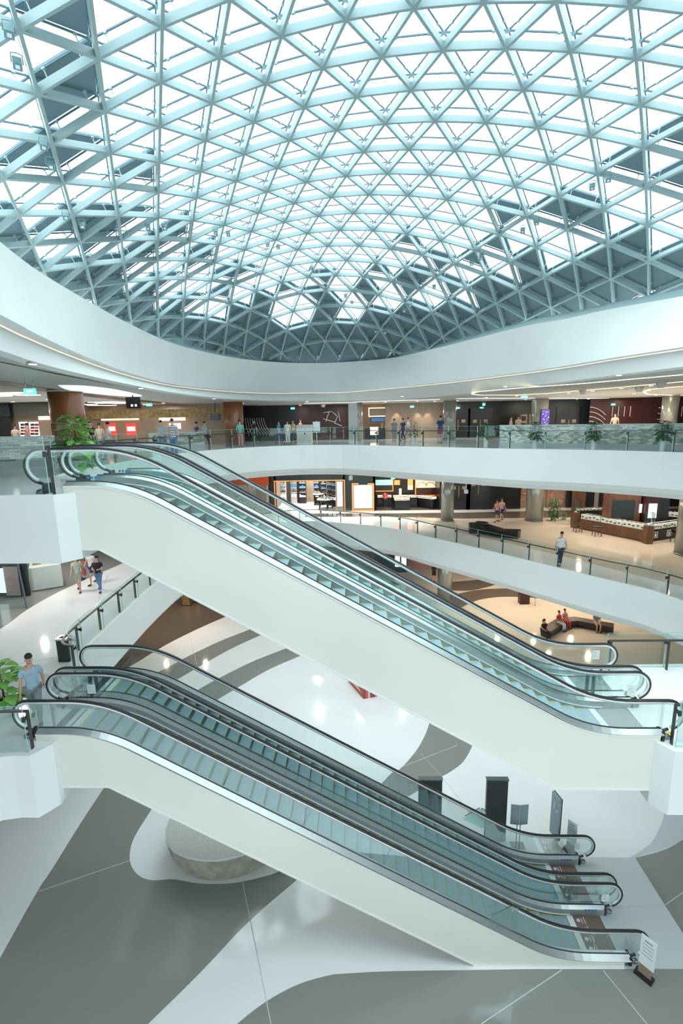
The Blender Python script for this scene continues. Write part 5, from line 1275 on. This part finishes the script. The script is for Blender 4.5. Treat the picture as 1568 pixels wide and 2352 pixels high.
# ------------------------------------------------------------------ people
mat('skin', (0.60, 0.36, 0.26), 0.6, noise=0.06, nscale=8); mat('hair', (0.015, 0.012, 0.012), 0.5, noise=0.2, nscale=20)
mat('shoe', (0.04, 0.035, 0.035), 0.5)
CLOTH = dict(lightblue=(0.36, 0.52, 0.66), white=(0.72, 0.75, 0.76), black=(0.02, 0.02, 0.025), jeans=(0.10, 0.20, 0.36), grey=(0.25, 0.28, 0.30), olive=(0.38, 0.42, 0.34), sage=(0.45, 0.52, 0.44), navy=(0.03, 0.05, 0.14), red=(0.60, 0.06, 0.06), teal=(0.15, 0.50, 0.45), pink=(0.65, 0.30, 0.30), yellow_c=(0.62, 0.66, 0.25), blue=(0.05, 0.30, 0.60), purple_c=(0.30, 0.08, 0.25), beige=(0.60, 0.50, 0.40))
for k_, v_ in CLOTH.items(): mat('cloth_' + k_, v_, 0.8, noise=0.1, nscale=6)
mat('cloth_stripe', (0.7, 0.7, 0.7), 0.8)
ms = MATS['cloth_stripe']; n = ms.node_tree.nodes; L = ms.node_tree.links
tc = n.new('ShaderNodeTexCoord'); w_ = n.new('ShaderNodeTexWave'); w_.wave_type = 'BANDS'; w_.bands_direction = 'Z'; w_.inputs['Scale'].default_value = 4.2
cr = n.new('ShaderNodeValToRGB'); cr.color_ramp.elements[0].position = 0.45; cr.color_ramp.elements[0].color = (0.02, 0.03, 0.05, 1); cr.color_ramp.elements[1].position = 0.5; cr.color_ramp.elements[1].color = (0.75, 0.75, 0.75, 1)
L.new(tc.outputs['Object'], w_.inputs['Vector']); L.new(w_.outputs['Fac'], cr.inputs[0]); L.new(cr.outputs[0], n['Principled BSDF'].inputs['Base Color'])
def skin_mesh(name, verts, edges, radii, material, parent, root_i=0, sub=1, smooth=True):
    me = bpy.data.meshes.new(name); me.from_pydata([tuple(v) for v in verts], edges, []); me.materials.append(MATS[material])
    ob = bpy.data.objects.new(name, me); C.objects.link(ob)
    md = ob.modifiers.new('skin', 'SKIN'); md.use_smooth_shade = smooth; md.branch_smoothing = 0.4
    sv = me.skin_vertices[0].data
    for i, r in enumerate(radii):
        sv[i].radius = (r, r) if not isinstance(r, tuple) else r
        sv[i].use_root = (i == root_i)
    sb = ob.modifiers.new('sub', 'SUBSURF'); sb.levels = sub; sb.render_levels = sub
    ob.parent = parent
    return ob
def person(x_, y_, zf, face, lab, h=1.68, pose='walk', top='white', bottom='jeans', shorts=False, hair_len=0, stride=0.22, detail=False, arms='swing', skirt=False, bag=None):
    root = empty('person', x_, y_, zf, lab, 'person'); S = h / 1.70
    root.rotation_euler = (0, 0, face); root.scale = (S, S, S)
    sit = pose == 'sit'
    s = stride if pose == 'walk' else 0.0
    pz = 0.92 if not sit else 0.56
    J = {}
    J['pel'] = (0, 0, pz); J['sp'] = (0, -0.005, pz + 0.2); J['ch'] = (0, -0.01, pz + 0.38); J['nk'] = (0, 0.0, pz + 0.53); J['nk2'] = (0, -0.005, pz + 0.58)
    J['h1'] = (0, -0.02, pz + 0.65); J['h2'] = (0, -0.01, pz + 0.73)
    if pose == 'bend':
        for k_, f in (('sp', 0.1), ('ch', 0.28), ('nk', 0.42), ('nk2', 0.48), ('h1', 0.56), ('h2', 0.62)): a = J[k_]; J[k_] = (a[0], a[1] - f, a[2] - f * 0.45)
    for sg, nm in ((-1, 'l'), (1, 'r')):
        f = s * sg
        if sit: J['hip' + nm] = (0.09 * sg, -0.05, pz - 0.03); J['kn' + nm] = (0.11 * sg, -0.46, pz - 0.05); J['an' + nm] = (0.11 * sg, -0.44, 0.09); J['to' + nm] = (0.12 * sg, -0.6, 0.035)
        else: J['hip' + nm] = (0.085 * sg, -f * 0.1, pz - 0.07); J['kn' + nm] = (0.09 * sg, -f * 0.75 - 0.03, 0.49); J['an' + nm] = (0.09 * sg, -f * 1.0 + (0.1 if f < 0 else 0), 0.09 + (0.05 if f < 0 else 0)); J['to' + nm] = (0.1 * sg, -f * 1.0 - 0.16 + (0.08 if f < 0 else 0), 0.035)
        cz = J['ch']
        J['sh' + nm] = (0.165 * sg, cz[1], cz[2] + 0.08)
        if arms == 'front': J['el' + nm] = (0.21 * sg, cz[1] - 0.06, cz[2] - 0.18); J['wr' + nm] = (0.1 * sg, cz[1] - 0.28, cz[2] - 0.16)
        elif sit: J['el' + nm] = (0.21 * sg, cz[1] - 0.05, cz[2] - 0.18); J['wr' + nm] = (0.12 * sg, cz[1] - 0.28, cz[2] - 0.27)
        else: J['el' + nm] = (0.215 * sg, cz[1] + f * 0.3 + 0.02, cz[2] - 0.19); J['wr' + nm] = (0.22 * sg, cz[1] + f * 0.9 - 0.07, cz[2] - 0.41)
        e, w_ = Vector(J['el' + nm]), Vector(J['wr' + nm]); J['ha' + nm] = tuple(w_ + (w_ - e).normalized() * 0.085)
    order = ['pel', 'sp', 'ch', 'nk', 'nk2', 'h1', 'h2', 'hipl', 'knl', 'anl', 'tol', 'hipr', 'knr', 'anr', 'tor', 'shl', 'ell', 'wrl', 'hal', 'shr', 'elr', 'wrr', 'har']
    rad = dict(pel=(0.13, 0.10), sp=(0.115, 0.09), ch=(0.14, 0.10), nk=0.058, nk2=0.055, h1=(0.073, 0.088), h2=(0.068, 0.08))
    for nm in 'lr': rad.update({'hip' + nm: 0.088, 'kn' + nm: 0.056, 'an' + nm: 0.036, 'to' + nm: 0.032, 'sh' + nm: 0.055, 'el' + nm: 0.039, 'wr' + nm: 0.027, 'ha' + nm: (0.036, 0.018)})
    idx = {k_: i for i, k_ in enumerate(order)}; V = [J[k_] for k_ in order]; Rr = [rad[k_] for k_ in order]
    Ed = [('pel', 'sp'), ('sp', 'ch'), ('ch', 'nk'), ('nk', 'nk2'), ('nk2', 'h1'), ('h1', 'h2')]
    for nm in 'lr': Ed += [('pel', 'hip' + nm), ('hip' + nm, 'kn' + nm), ('kn' + nm, 'an' + nm), ('an' + nm, 'to' + nm), ('ch', 'sh' + nm), ('sh' + nm, 'el' + nm), ('el' + nm, 'wr' + nm), ('wr' + nm, 'ha' + nm)]
    Ed = [(idx[a], idx[b_]) for a, b_ in Ed]
    if detail:
        for nm, sg in (('l', -1), ('r', 1)):
            w_ = Vector(J['wr' + nm]); hh = Vector(J['ha' + nm]); d = (hh - w_).normalized(); sd = Vector((0, 1, 0)); 
            for k in range(4):
                a = hh + sd * ((k - 1.5) * 0.019) - d * 0.01; b_ = a + d * (0.04 - 0.004 * abs(k - 1.2)); c_ = b_ + d * 0.025 + Vector((-sg * 0.02, -0.004, 0))
                i0 = len(V); V += [a, b_, c_]; Rr += [0.0095, 0.009, 0.0075]; Ed += [(idx['ha' + nm], i0), (i0, i0 + 1), (i0 + 1, i0 + 2)]
            a = w_ + d * 0.025 + Vector((0, -0.028, 0)); b_ = a + d * 0.03 + Vector((0, -0.018, 0)); i0 = len(V); V += [a, b_]; Rr += [0.011, 0.009]; Ed += [(idx['wr' + nm], i0), (i0, i0 + 1)]
    skin_mesh('body', V, Ed, Rr, 'skin', root, 0, 2 if detail else 1)
    def sub_mesh(name, keys, edges, radm, mt):
        ii = {k_: i for i, k_ in enumerate(keys)}
        return skin_mesh(name, [J[k_] for k_ in keys], [(ii[a], ii[b_]) for a, b_ in edges], [radm[k_] for k_ in keys], mt, root, 0, 1)
    J['wst'] = tuple(Vector(J['pel']) + Vector((0, 0, -0.13 if not sit else -0.02))); J['nkb'] = tuple(Vector(J['ch']) + (Vector(J['nk']) - Vector(J['ch'])) * 0.9)
    for nm in 'lr': J['slv' + nm] = tuple(Vector(J['sh' + nm]).lerp(Vector(J['el' + nm]), 0.75)); J['shn' + nm] = tuple(Vector(J['hip' + nm]).lerp(Vector(J['kn' + nm]), 0.8)); J['cuf' + nm] = tuple(Vector(J['kn' + nm]).lerp(Vector(J['an' + nm]), 0.92))
    rm = dict(sp=(0.155, 0.128), wst=(0.165, 0.138), pel=(0.165, 0.135), ch=(0.172, 0.132), nkb=0.085, shl=0.088, shr=0.088, slvl=0.066, slvr=0.066)
    sub_mesh('shirt', ['sp', 'pel', 'wst', 'ch', 'nkb', 'shl', 'slvl', 'shr', 'slvr'], [('wst', 'pel'), ('pel', 'sp'), ('sp', 'ch'), ('ch', 'nkb'), ('ch', 'shl'), ('shl', 'slvl'), ('ch', 'shr'), ('shr', 'slvr')], rm, 'cloth_' + top if top != 'stripe' else 'cloth_stripe')
    e1, e2 = ('shnl', 'shnr') if shorts else ('cufl', 'cufr')
    rm = dict(pel=(0.138, 0.112), hipl=0.105, hipr=0.105, knl=0.075, knr=0.075, cufl=0.062, cufr=0.062, shnl=0.085, shnr=0.085)
    ks_ = ['pel', 'hipl', 'hipr'] + ([e1, e2] if shorts else ['knl', 'knr', e1, e2])
    ed = [('pel', 'hipl'), ('pel', 'hipr')] + ([('hipl', e1), ('hipr', e2)] if shorts else [('hipl', 'knl'), ('knl', e1), ('hipr', 'knr'), ('knr', e2)])
    sub_mesh('shorts' if shorts else 'trousers', ks_, ed, rm, 'cloth_' + bottom)
    def local(q, name, m_):
        me = bpy.data.meshes.new(name); me.from_pydata(q.v, [], q.f); me.polygons.foreach_set('use_smooth', q.sm); me.materials.append(MATS[m_]); ob = bpy.data.objects.new(name, me); C.objects.link(ob); ob.parent = root; return ob
    h2 = Vector(J['h2']); q = MB(); q.blob((h2.x, h2.y + 0.014, h2.z + 0.01), 0.098, 14, 9, (0.86, 1.0, 0.98), lambda d: 0.80 if (d.y < -0.25 and d.z < 0.35) or d.z < -0.35 else 1.0)
    if hair_len: q.tube([(h2.x, h2.y + 0.07, h2.z), (h2.x, h2.y + 0.1, h2.z - 0.15), (h2.x, h2.y + 0.09, h2.z - hair_len)], [0.07, 0.065, 0.03], 8)
    local(q, 'hair', 'hair')
    for nm, sg in (('l', -1), ('r', 1)):
        a = Vector(J['an' + nm]); t = Vector(J['to' + nm]); q = MB(); m0 = a.lerp(t, 0.55); q.blob((m0.x, m0.y, min(m0.z, a.z - 0.04)), 0.13, 10, 6, (0.36, 1.0, 0.33)); local(q, 'shoe', 'shoe')
    h1 = Vector(J['h1'])
    if zf == L3 and not detail: return root
    q = MB(); q.blob((h1.x, h1.y - 0.088, h1.z + 0.012), 0.016, 6, 5, (0.8, 1.0, 1.5)); local(q, 'nose', 'skin')
    for sg in (-1, 1):
        q = MB(); q.blob((h1.x + sg * 0.078, h1.y + 0.01, h1.z + 0.02), 0.022, 6, 5, (0.4, 0.8, 1.3)); local(q, 'ear', 'skin')
        q = MB(); q.blob((h1.x + sg * 0.03, h1.y - 0.078, h1.z + 0.035), 0.009, 6, 4); local(q, 'eye', 'hair')
    q = MB(); q.box(h1.x - 0.022, h1.x + 0.022, h1.y - 0.088, h1.y - 0.07, h1.z - 0.038, h1.z - 0.032); local(q, 'mouth', 'wall_maroon')
    if bag:
        q = MB(); q.blob((0.3, 0.02, pz - 0.02), 0.15, 10, 7, (0.5, 1.0, 1.2)); q.tube([(0.3, 0.02, pz + 0.12), (0.2, 0.0, pz + 0.45)], 0.012, 5); local(q, 'shoulder_bag', bag)
    return root
def at2(u, v, z): return onz(u, v, z)
x_, y_ = at2(85, 1655, L2); person(x_ + 0.02, y_, L2, 0.5, 'man in light blue polo shirt walking behind the top of the lower escalators', 1.78, 'walk', 'lightblue', 'grey', detail=True, stride=0.2)
x_, y_ = at2(183, 1358, L2); person(x_, y_, L2, 0.3, 'woman in sage dress-length outfit with red bag, leftmost of the three walkers', 1.62, 'walk', 'sage', 'olive', True, 0.28, bag='cloth_red')
x_, y_ = at2(212, 1343, L2); person(x_, y_ + 0.1, L2, -0.3, 'person in white top and navy shorts, middle of the three walkers', 1.66, 'walk', 'white', 'navy', True, 0.25)
x_, y_ = at2(230, 1358, L2); person(x_, y_, L2, 0.2, 'woman in black top and blue jeans, rightmost of the three walkers', 1.62, 'walk', 'black', 'jeans', False, 0.22, arms='front')
x_, y_ = at2(1288, 1299, L2); person(x_, y_ + 0.15, L2, -0.7, 'person in white shirt and dark trousers walking along the middle-floor railing', 1.68, 'walk', 'white', 'navy')
x_, y_ = at2(1140, 1199, L2); person(x_, y_, L2, -1.0, 'person in pinkish top and dark shorts right of the grey column, left of a pair', 1.6, 'walk', 'pink', 'navy', True)
person(x_ + 0.42, y_ + 0.3, L2, -1.0, 'person in grey-white top and dark shorts, right of the pair past the column', 1.68, 'walk', 'beige', 'navy', True, bag='cloth_purple_c')
person(2.5, 39.85, L2, 3.14, 'person in red shirt bending over the jewellery counter', 1.6, 'bend', 'red', 'black', arms='front')
# ground floor bench sitters
person(11.75, 28.45, L1, 0.4, 'person in dark clothes sitting at the left end of the angular bench', 1.6, 'sit', 'black', 'black', hair_len=0.2)
person(13.2, 29.75, L1, 0.6, 'person in orange-red top sitting on the bend of the angular bench', 1.6, 'sit', 'red', 'white')
person(13.75, 30.15, L1, 0.4, 'person in pink sitting right beside the one in orange-red on the bench', 1.55, 'sit', 'pink', 'red')
person(15.6, 29.65, L1, -0.1, 'person in grey sitting at the right end of the angular bench', 1.65, 'sit', 'grey', 'beige', True)
x_, y_ = at2(996, 1336, L1); person(x_, y_, L1, 3.0, 'person in black seen below the balcony, left of the ground-floor column', 1.6, 'stand', 'black', 'black', True)
# top floor walkers, seen through the railing
TF = [(34, 25.6, 'beige', 'black', 'person in beige at the food counter below the lit posters, left one'), (62, 26.3, 'pink', 'black', 'person in pink at the food counter below the lit posters, right one'),
      (208, 24, 'black', 'black', 'person in black just right of the big brown column'), (228, 23, 'beige', 'grey', 'person in beige walking left of the one in mint, top floor left'),
      (247, 20, 'white', 'grey', 'large passer-by in mint-white shirt right of the leafy plant'), (370, 24, 'lightblue', 'jeans', 'person in light blue left of the striped shirt'),
      (396, 21, 'stripe', 'jeans', 'person in black-and-white striped shirt near the escalator top'), (451, 29, 'navy', 'black', 'person in navy left of the one in pale blue, near the farther brown column'),
      (470, 29, 'lightblue', 'navy', 'person in pale blue left of the farther brown column'), (551, 29, 'teal', 'pink', 'person in teal top and pink trousers before the farther brown column'),
      (583, 33, 'black', 'black', 'person in black before the curved metal strips'), (640, 33, 'blue', 'navy', 'person in bright blue before the dark wall, top floor centre'),
      (660, 32, 'white', 'white', 'person in white left of the one in yellow, top floor centre'), (673, 33.6, 'yellow_c', 'black', 'person in yellow-green before the dark wall'),
      (690, 37, 'pink', 'black', 'person with pink top far back by the maroon wall'), (905, 34, 'grey', 'grey', 'person in dark grey walking past the tan stone wall, leftmost'),
      (925, 35, 'navy', 'navy', 'person in navy walking past the tan stone wall, middle'), (937, 36.2, 'white', 'grey', 'person in white and grey walking past the tan stone wall, right'),
      (1011, 30, 'navy', 'purple_c', 'person in navy top and purple shorts left of the grey column'), (878, 39.75, 'beige', 'black', 'attendant in beige behind the cafe counter'),
      (1172, 34, 'beige', 'black', 'person whose head shows over the mosaic wall, left one'), (1189, 35.2, 'beige', 'navy', 'person whose head shows over the mosaic wall, right one'),
      (1410, 33, 'beige', 'navy', 'person whose head shows over the mosaic wall near the maroon slots')]
for i, (u, Y, a, b_, lab) in enumerate(TF):
    x_ = ony(u, 985, Y)[0]
    person(x_, Y, L3, (i * 2.1) % 6.28 - 3.1, lab, [1.6, 1.66, 1.7, 1.58][i % 4] * (0.97), 'walk' if i % 3 else 'stand', a, b_, i == 18)

# ------------------------------------------------------------------ lamps, spotlights and small ceiling things
mat('lamp_glow', (1, 0.9, 0.75), 0.5, emit=(1.0, 0.86, 0.66), es=6)
def downlight_proto():
    q = MB(); q.cyl(0, 0, -0.02, 0.0, 0.13, 14); o = q.build('ceiling_light', 'ceiling_board', None, origin=(0, 0, 0)); d = o.data; bpy.data.objects.remove(o)
    q = MB(); q.cyl(0, 0, -0.024, -0.02, 0.085, 12); o = q.build('diffuser', 'lamp_glow', None, origin=(0, 0, 0)); e = o.data; bpy.data.objects.remove(o)
    return d, e
dl, de = downlight_proto()
def downlight(x_, y_, z, lab, grp):
    o = bpy.data.objects.new('ceiling_light', dl); C.objects.link(o); o.location = (x_, y_, z + Z0); WL[o.name] = Vector(o.location)
    e = bpy.data.objects.new('diffuser', de); C.objects.link(e); e.parent = o
    tag(o, lab, 'ceiling light', grp)
DG = 'round downlights in the top floor ceiling'
k = 0
for u, v in ((75, 835), (323, 891), (491, 915), (556, 926), (623, 932), (689, 930), (705, 921), (738, 934), (575, 936), (600, 943), (923, 910), (958, 921), (885, 923), (998, 921), (1050, 920), (1160, 887), (1117, 912), (1186, 908), (1207, 917), (1306, 902), (1361, 897), (1426, 891), (1288, 918), (1324, 917), (1351, 916), (1397, 915), (1421, 861), (1456, 903), (1489, 896), (1495, 885), (1442, 921), (1506, 907), (1541, 907), (1516, 921), (1548, 920), (110, 917), (29, 922), (150, 922), (452, 933), (480, 931), (375, 925)):
    x_, y_ = onz(u, v, 1.4)
    if 4 < y_ < 44: downlight(x_, y_, 1.4, 'small round recessed downlight glowing in the top floor ceiling', DG)
for x_, y_ in ((-12, 22), (-12, 27), (-11, 32), (-14, 18), (-6, 36), (0, 37), (5, 36.5), (10, 33), (13, 29), (16, 25), (19, 28), (22, 33)): downlight(x_, y_, L3 - 1.84, 'small round recessed downlight in the middle floor ceiling', 'round downlights in the middle floor ceiling')
for x_, y_ in ((-12, 22), (-11, 30), (-6, 37), (2, 37), (9, 32), (12, 28), (15, 24), (18, 31)): downlight(x_, y_, L2 - 1.92, 'small round recessed downlight in the ground floor ceiling', 'round downlights in the ground floor ceiling')
# light lines in the right part of the ceiling
mat('light_line', (1, 0.88, 0.62), 0.5, emit=(1.0, 0.84, 0.56), es=1.0)
for i, px in enumerate(([(1084, 904), (1095, 899), (1200, 890), (1340, 880), (1450, 870), (1600, 857)], [(1084, 905), (1100, 907), (1180, 907), (1260, 903), (1400, 891), (1600, 873)], [(1478, 899), (1490, 894), (1540, 889), (1620, 883)], [(1478, 900), (1486, 905), (1540, 907), (1620, 908)])):
    P = [(*onz(u, v, 1.4), 1.385) for u, v in px]; q = MB()
    for a, b_ in zip(P, P[1:]): q.bar(a, b_, 0.09, 0.02)
    struct(q, 'trim_12', 'light_line')
P = [(*onz(u, v, 1.4), 1.385) for u, v in [(700, 926), (800, 924), (900, 920), (1010, 917)]]; q = MB()
for a, b_ in zip(P, P[1:]): q.bar(a, b_, 0.5, 0.02)
struct(q, 'trim_12', 'lit_white')
P = [(*onz(u, v, 1.4), 1.385) for u, v in [(1050, 915), (1240, 914), (1460, 915)]]; q = MB()
for a, b_ in zip(P, P[1:]): q.bar(a, b_, 0.45, 0.02)
struct(q, 'trim_12', 'lit_white')
# dark slot and pale oval in the left ceiling
q = MB(); U_ = curve_px([(-60, 862), (0, 874), (120, 893), (240, 909), (360, 922), (470, 930), (590, 931)], 1.4); L_ = curve_px([(-60, 873), (0, 884), (120, 901), (240, 915), (360, 926), (470, 933), (590, 932)], 1.4)
q.strip([(x, y, 1.39) for x, y in U_], [(x, y, 1.39) for x, y in L_]); struct(q, 'trim_13', 'clamp_metal')
q = MB(); q.strip([(x, y, 1.392) for x, y in curve_px([(-60, 818), (0, 830), (130, 857), (260, 883)], 1.4)], [(x, y, 1.392) for x, y in curve_px([(-60, 821), (0, 832), (130, 859), (260, 884)], 1.4)]); struct(q, 'trim_13', 'clamp_metal')
q = MB(); q.prism(curve_px([(134, 884), (200, 886), (270, 895), (326, 908), (290, 909), (220, 903), (160, 895), (134, 884)], 1.4)[:-1], 1.37, 1.39); tag(q.build('ceiling_panel_light', 'lit_white'), 'long pale almond-shaped light panel in the ceiling left of the brown column', 'ceiling light')
# rows of slanted ceiling tiles of light
q = MB(); q.prism([(-0.42, -0.2), (0.2, -0.2), (0.42, 0.2), (-0.2, 0.2)], -0.03, 0.0); to = q.build('light_tile', 'lamp_tile' if 'lamp_tile' in MATS else 'light_line', None, origin=(0, 0, 0)); tile = to.data; bpy.data.objects.remove(to)
mat('lamp_tile', (1, 0.92, 0.82), 0.5, emit=(1.0, 0.9, 0.78), es=1.6); tile.materials[0] = MATS['lamp_tile']
q = MB(); q.prism([onz(u, v, 1.4) for u, v in [(195, 924), (330, 934), (490, 938), (480, 946), (300, 943), (195, 940)]], 1.35, 1.38); struct(q, 'ceiling_6', 'wall_dark')
for u, v in ((205, 929), (222, 926), (218, 931), (238, 928), (255, 925), (250, 931), (272, 928), (285, 926), (300, 934), (318, 931), (345, 936), (358, 933), (380, 936), (395, 934), (425, 938), (445, 937), (465, 938), (8, 906), (0, 912), (20, 909), (40, 905), (65, 910), (410, 937), (330, 938)):
    x_, y_ = onz(u, v, 1.34); zt_ = 1.35 if inside(x_, y_, [onz(a, b_, 1.4) for a, b_ in [(195, 924), (330, 934), (490, 938), (480, 946), (300, 943), (195, 940)]]) else 1.40; o = bpy.data.objects.new('light_tile', tile); C.objects.link(o); o.location = (x_, y_, zt_ + Z0); tag(o, 'slanted glowing ceiling tile above the food counters on the left', 'ceiling light', 'glowing ceiling tiles')
# speakers / cones under the right ceiling
for i, (u, v, lab) in enumerate(((1339, 900, 'white cone speaker under the ceiling left of the last column'), (1468, 892, 'white cone speaker under the ceiling, left one near the light lines'), (1518, 882, 'white cone speaker under the ceiling, nearest to the right edge'), (742, 932, 'white cone lamp under the ceiling left of the grey pillar'))):
    x_, y_ = onz(u, v - 4, 1.4); q = MB(); q.lathe(x_, y_, [(0.11, 1.16), (0.12, 1.18), (0.22, 1.4)], 16); tag(q.build('ceiling_speaker', 'soffit'), lab, 'speaker')
# recessed spotlights in the balcony band
for i, (u, v) in enumerate(((797, 1248), (900, 1267), (997, 1296), (1117, 1332), (1292, 1385), (1478, 1440))):
    # point on the soffit band just inside the curved edge
    x_, y_ = onz(u, v, L2 - 1.78)
    d = Vector((-x_, -y_, 0)).normalized(); c_ = Vector((x_, y_, L2 - 1.78)); nrm = (d * 0.55 - up * 0.84).normalized(); sd = nrm.cross(up).normalized(); u2 = sd.cross(nrm)
    root = empty('recessed_spotlight', x_, y_, L2 - 1.9, 'small round recessed spotlight under the curved balcony, ' + ['first from the left', 'second from the left', 'third from the left', 'fourth from the left', 'fifth from the left', 'last on the right'][i], 'spotlight', None)
    q = MB(); q.tube([c_ - nrm * 0.03, c_ + nrm * 0.02], [0.13, 0.125], 16); q.build('housing', 'paper', root)
    q = MB(); q.tube([c_ + nrm * 0.01, c_ + nrm * 0.026], [0.10, 0.10], 16); q.build('lens', 'steel_dark', root)
# floodlights hung under the roof shell
def dome_hit(u, v):
    r = ray(u, v).normalized(); t = 4.0
    while t < 60:
        p = r * t
        if p.z > zdome(p.x, p.y): return p
        t += 0.05
    return r * 20
mat('flood_body', (0.20, 0.33, 0.37), 0.45, 0.2)
FL = [(16, 38), (36, 116), (97, 308), (114, 356), (149, 478), (187, 500), (338, 505), (377, 506), (494, 518), (523, 523), (614, 549), (638, 554), (714, 605), (732, 611), (793, 668), (808, 684), (862, 751), (884, 754), (928, 704), (942, 690), (997, 648), (1012, 637), (1083, 592), (1106, 577), (1201, 513), (1233, 494), (1361, 411), (1398, 393)]
for i, (u, v) in enumerate(FL):
    p = dome_hit(u, v); p = p - up * 0.12
    base = Vector((p.x, p.y, zdome(p.x, p.y)))
    lab = 'small floodlight hung under the roof lattice, %s' % (['at the top left corner', 'just below the corner one', 'upper left, higher of two', 'upper left, lower of two', 'left side above the opaque panels', 'left side right below a beam crossing', 'left of the vertical rib, near the balcony ring', 'right of the vertical rib, near the balcony ring', 'left of the pair around the third rib', 'right of the pair around the third rib', 'left of the pair at the fourth rib', 'right of the pair at the fourth rib', 'left of the pair above the dark diamonds', 'right of the pair above the dark diamonds', 'upper of the pair at the bright lower opening', 'lower of the pair at the bright lower opening', 'left of the low pair in the dark zone', 'right of the low pair in the dark zone', 'left of the pair over the right dark zone', 'right of the pair over the right dark zone', 'lower left of two at the right lattice', 'upper right of two at the right lattice', 'left of the pair amid right dark panels', 'right of the pair amid right dark panels', 'left of the pair below the big dark triangles', 'right of the pair below the big dark triangles', 'left of the highest right pair', 'right of the highest right pair'][i])
    root = empty('floodlight', base.x, base.y, base.z - 0.4, lab, 'floodlight', 'floodlights under the roof')
    c_ = base - up * 0.2; d = Vector((-base.x * 0.2, -base.y * 0.2, -base.z)).normalized(); sd = d.cross(up).normalized(); u2 = sd.cross(d)
    q = MB(); q.obox(c_, d, sd, u2, 0.065, 0.075, 0.075); q.build('lamp_housing', 'flood_body', root)
    q = MB(); q.obox(c_ + d * 0.068, d, sd, u2, 0.006, 0.035, 0.035); q.build('lens', 'comb_metal', root)
    q = MB()
    q.tube([c_ + sd * 0.09, c_ + sd * 0.09 + up * 0.15, base - up * 0.03, c_ - sd * 0.09 + up * 0.15, c_ - sd * 0.09], 0.012, 6)
    q.build('bracket', 'steel_paint', root)
# small security camera under the top-floor slab and two drop sensors
def drop_box(u, v, Y, lab, name='hanging_sensor', m_='paper', w=0.14, h=0.3, top_=L3 - 1.84):
    x_, _, z_ = ony(u, v, Y); root = empty(name, x_, Y, z_ - h / 2, lab, 'sensor')
    q = MB(); q.box(x_ - w, x_ + w, Y - 0.1, Y + 0.1, z_ - h / 2, z_ + h / 2); q.build('sensor_box', m_, root)
    q = MB(); q.cyl(x_, Y, z_ + h / 2, top_, 0.03, 8); q.build('hanger', 'paper', root)
drop_box(805, 1098, 35, 'small white box hung from the ceiling left of the pink board'); drop_box(1070, 1129, 28, 'small white box hung from the ceiling right of the grey column', w=0.1, h=0.22)
x_, y_, z_ = ony(653, 1078, 30.2); root = empty('security_camera', x_, 30.2, z_ - 0.2, 'small dark camera bracket hung below the top-floor balcony edge', 'camera')
q = MB(); q.tube([(x_, 30.2, L3 - 1.6), (x_, 30.2, z_ - 0.1), (x_ + 0.2, 30.1, z_ - 0.1)], 0.02, 6); q.build('bracket', 'paper', root)
q = MB(); q.box(x_ - 0.14, x_ - 0.02, 30.0, 30.25, z_ - 0.05, z_ + 0.06); q.box(x_ + 0.12, x_ + 0.24, 30.0, 30.25, z_ - 0.05, z_ + 0.08); q.build('camera_head', 'clamp_metal', root)
# glass gate info board on the top floor
x_, y_, z_ = ony(727, 995, 32); root = empty('info_stand', x_, 32, L3, 'white double-panel information stand behind the top-floor railing', 'sign')
q = MB(); q.box(x_ - 0.24, x_ - 0.02, 31.98, 32.0, L3 + 0.75, L3 + 1.45); q.box(x_ + 0.02, x_ + 0.24, 31.98, 32.0, L3 + 0.75, L3 + 1.45); q.build('board', 'paper', root)
q = MB(); q.box(x_ - 0.02, x_ + 0.02, 32, 32.03, L3, L3 + 1.5); q.build('post', 'steel', root)
x0, x1 = ony(681, 1000, 35)[0], ony(716, 1000, 35)[0]; q = MB(); q.box(x0, x1, 35, 35.6, L3, L3 + 1.25); tag(q.build('white_counter', 'soffit'), 'plain white counter left of the information stand, top floor', 'counter')
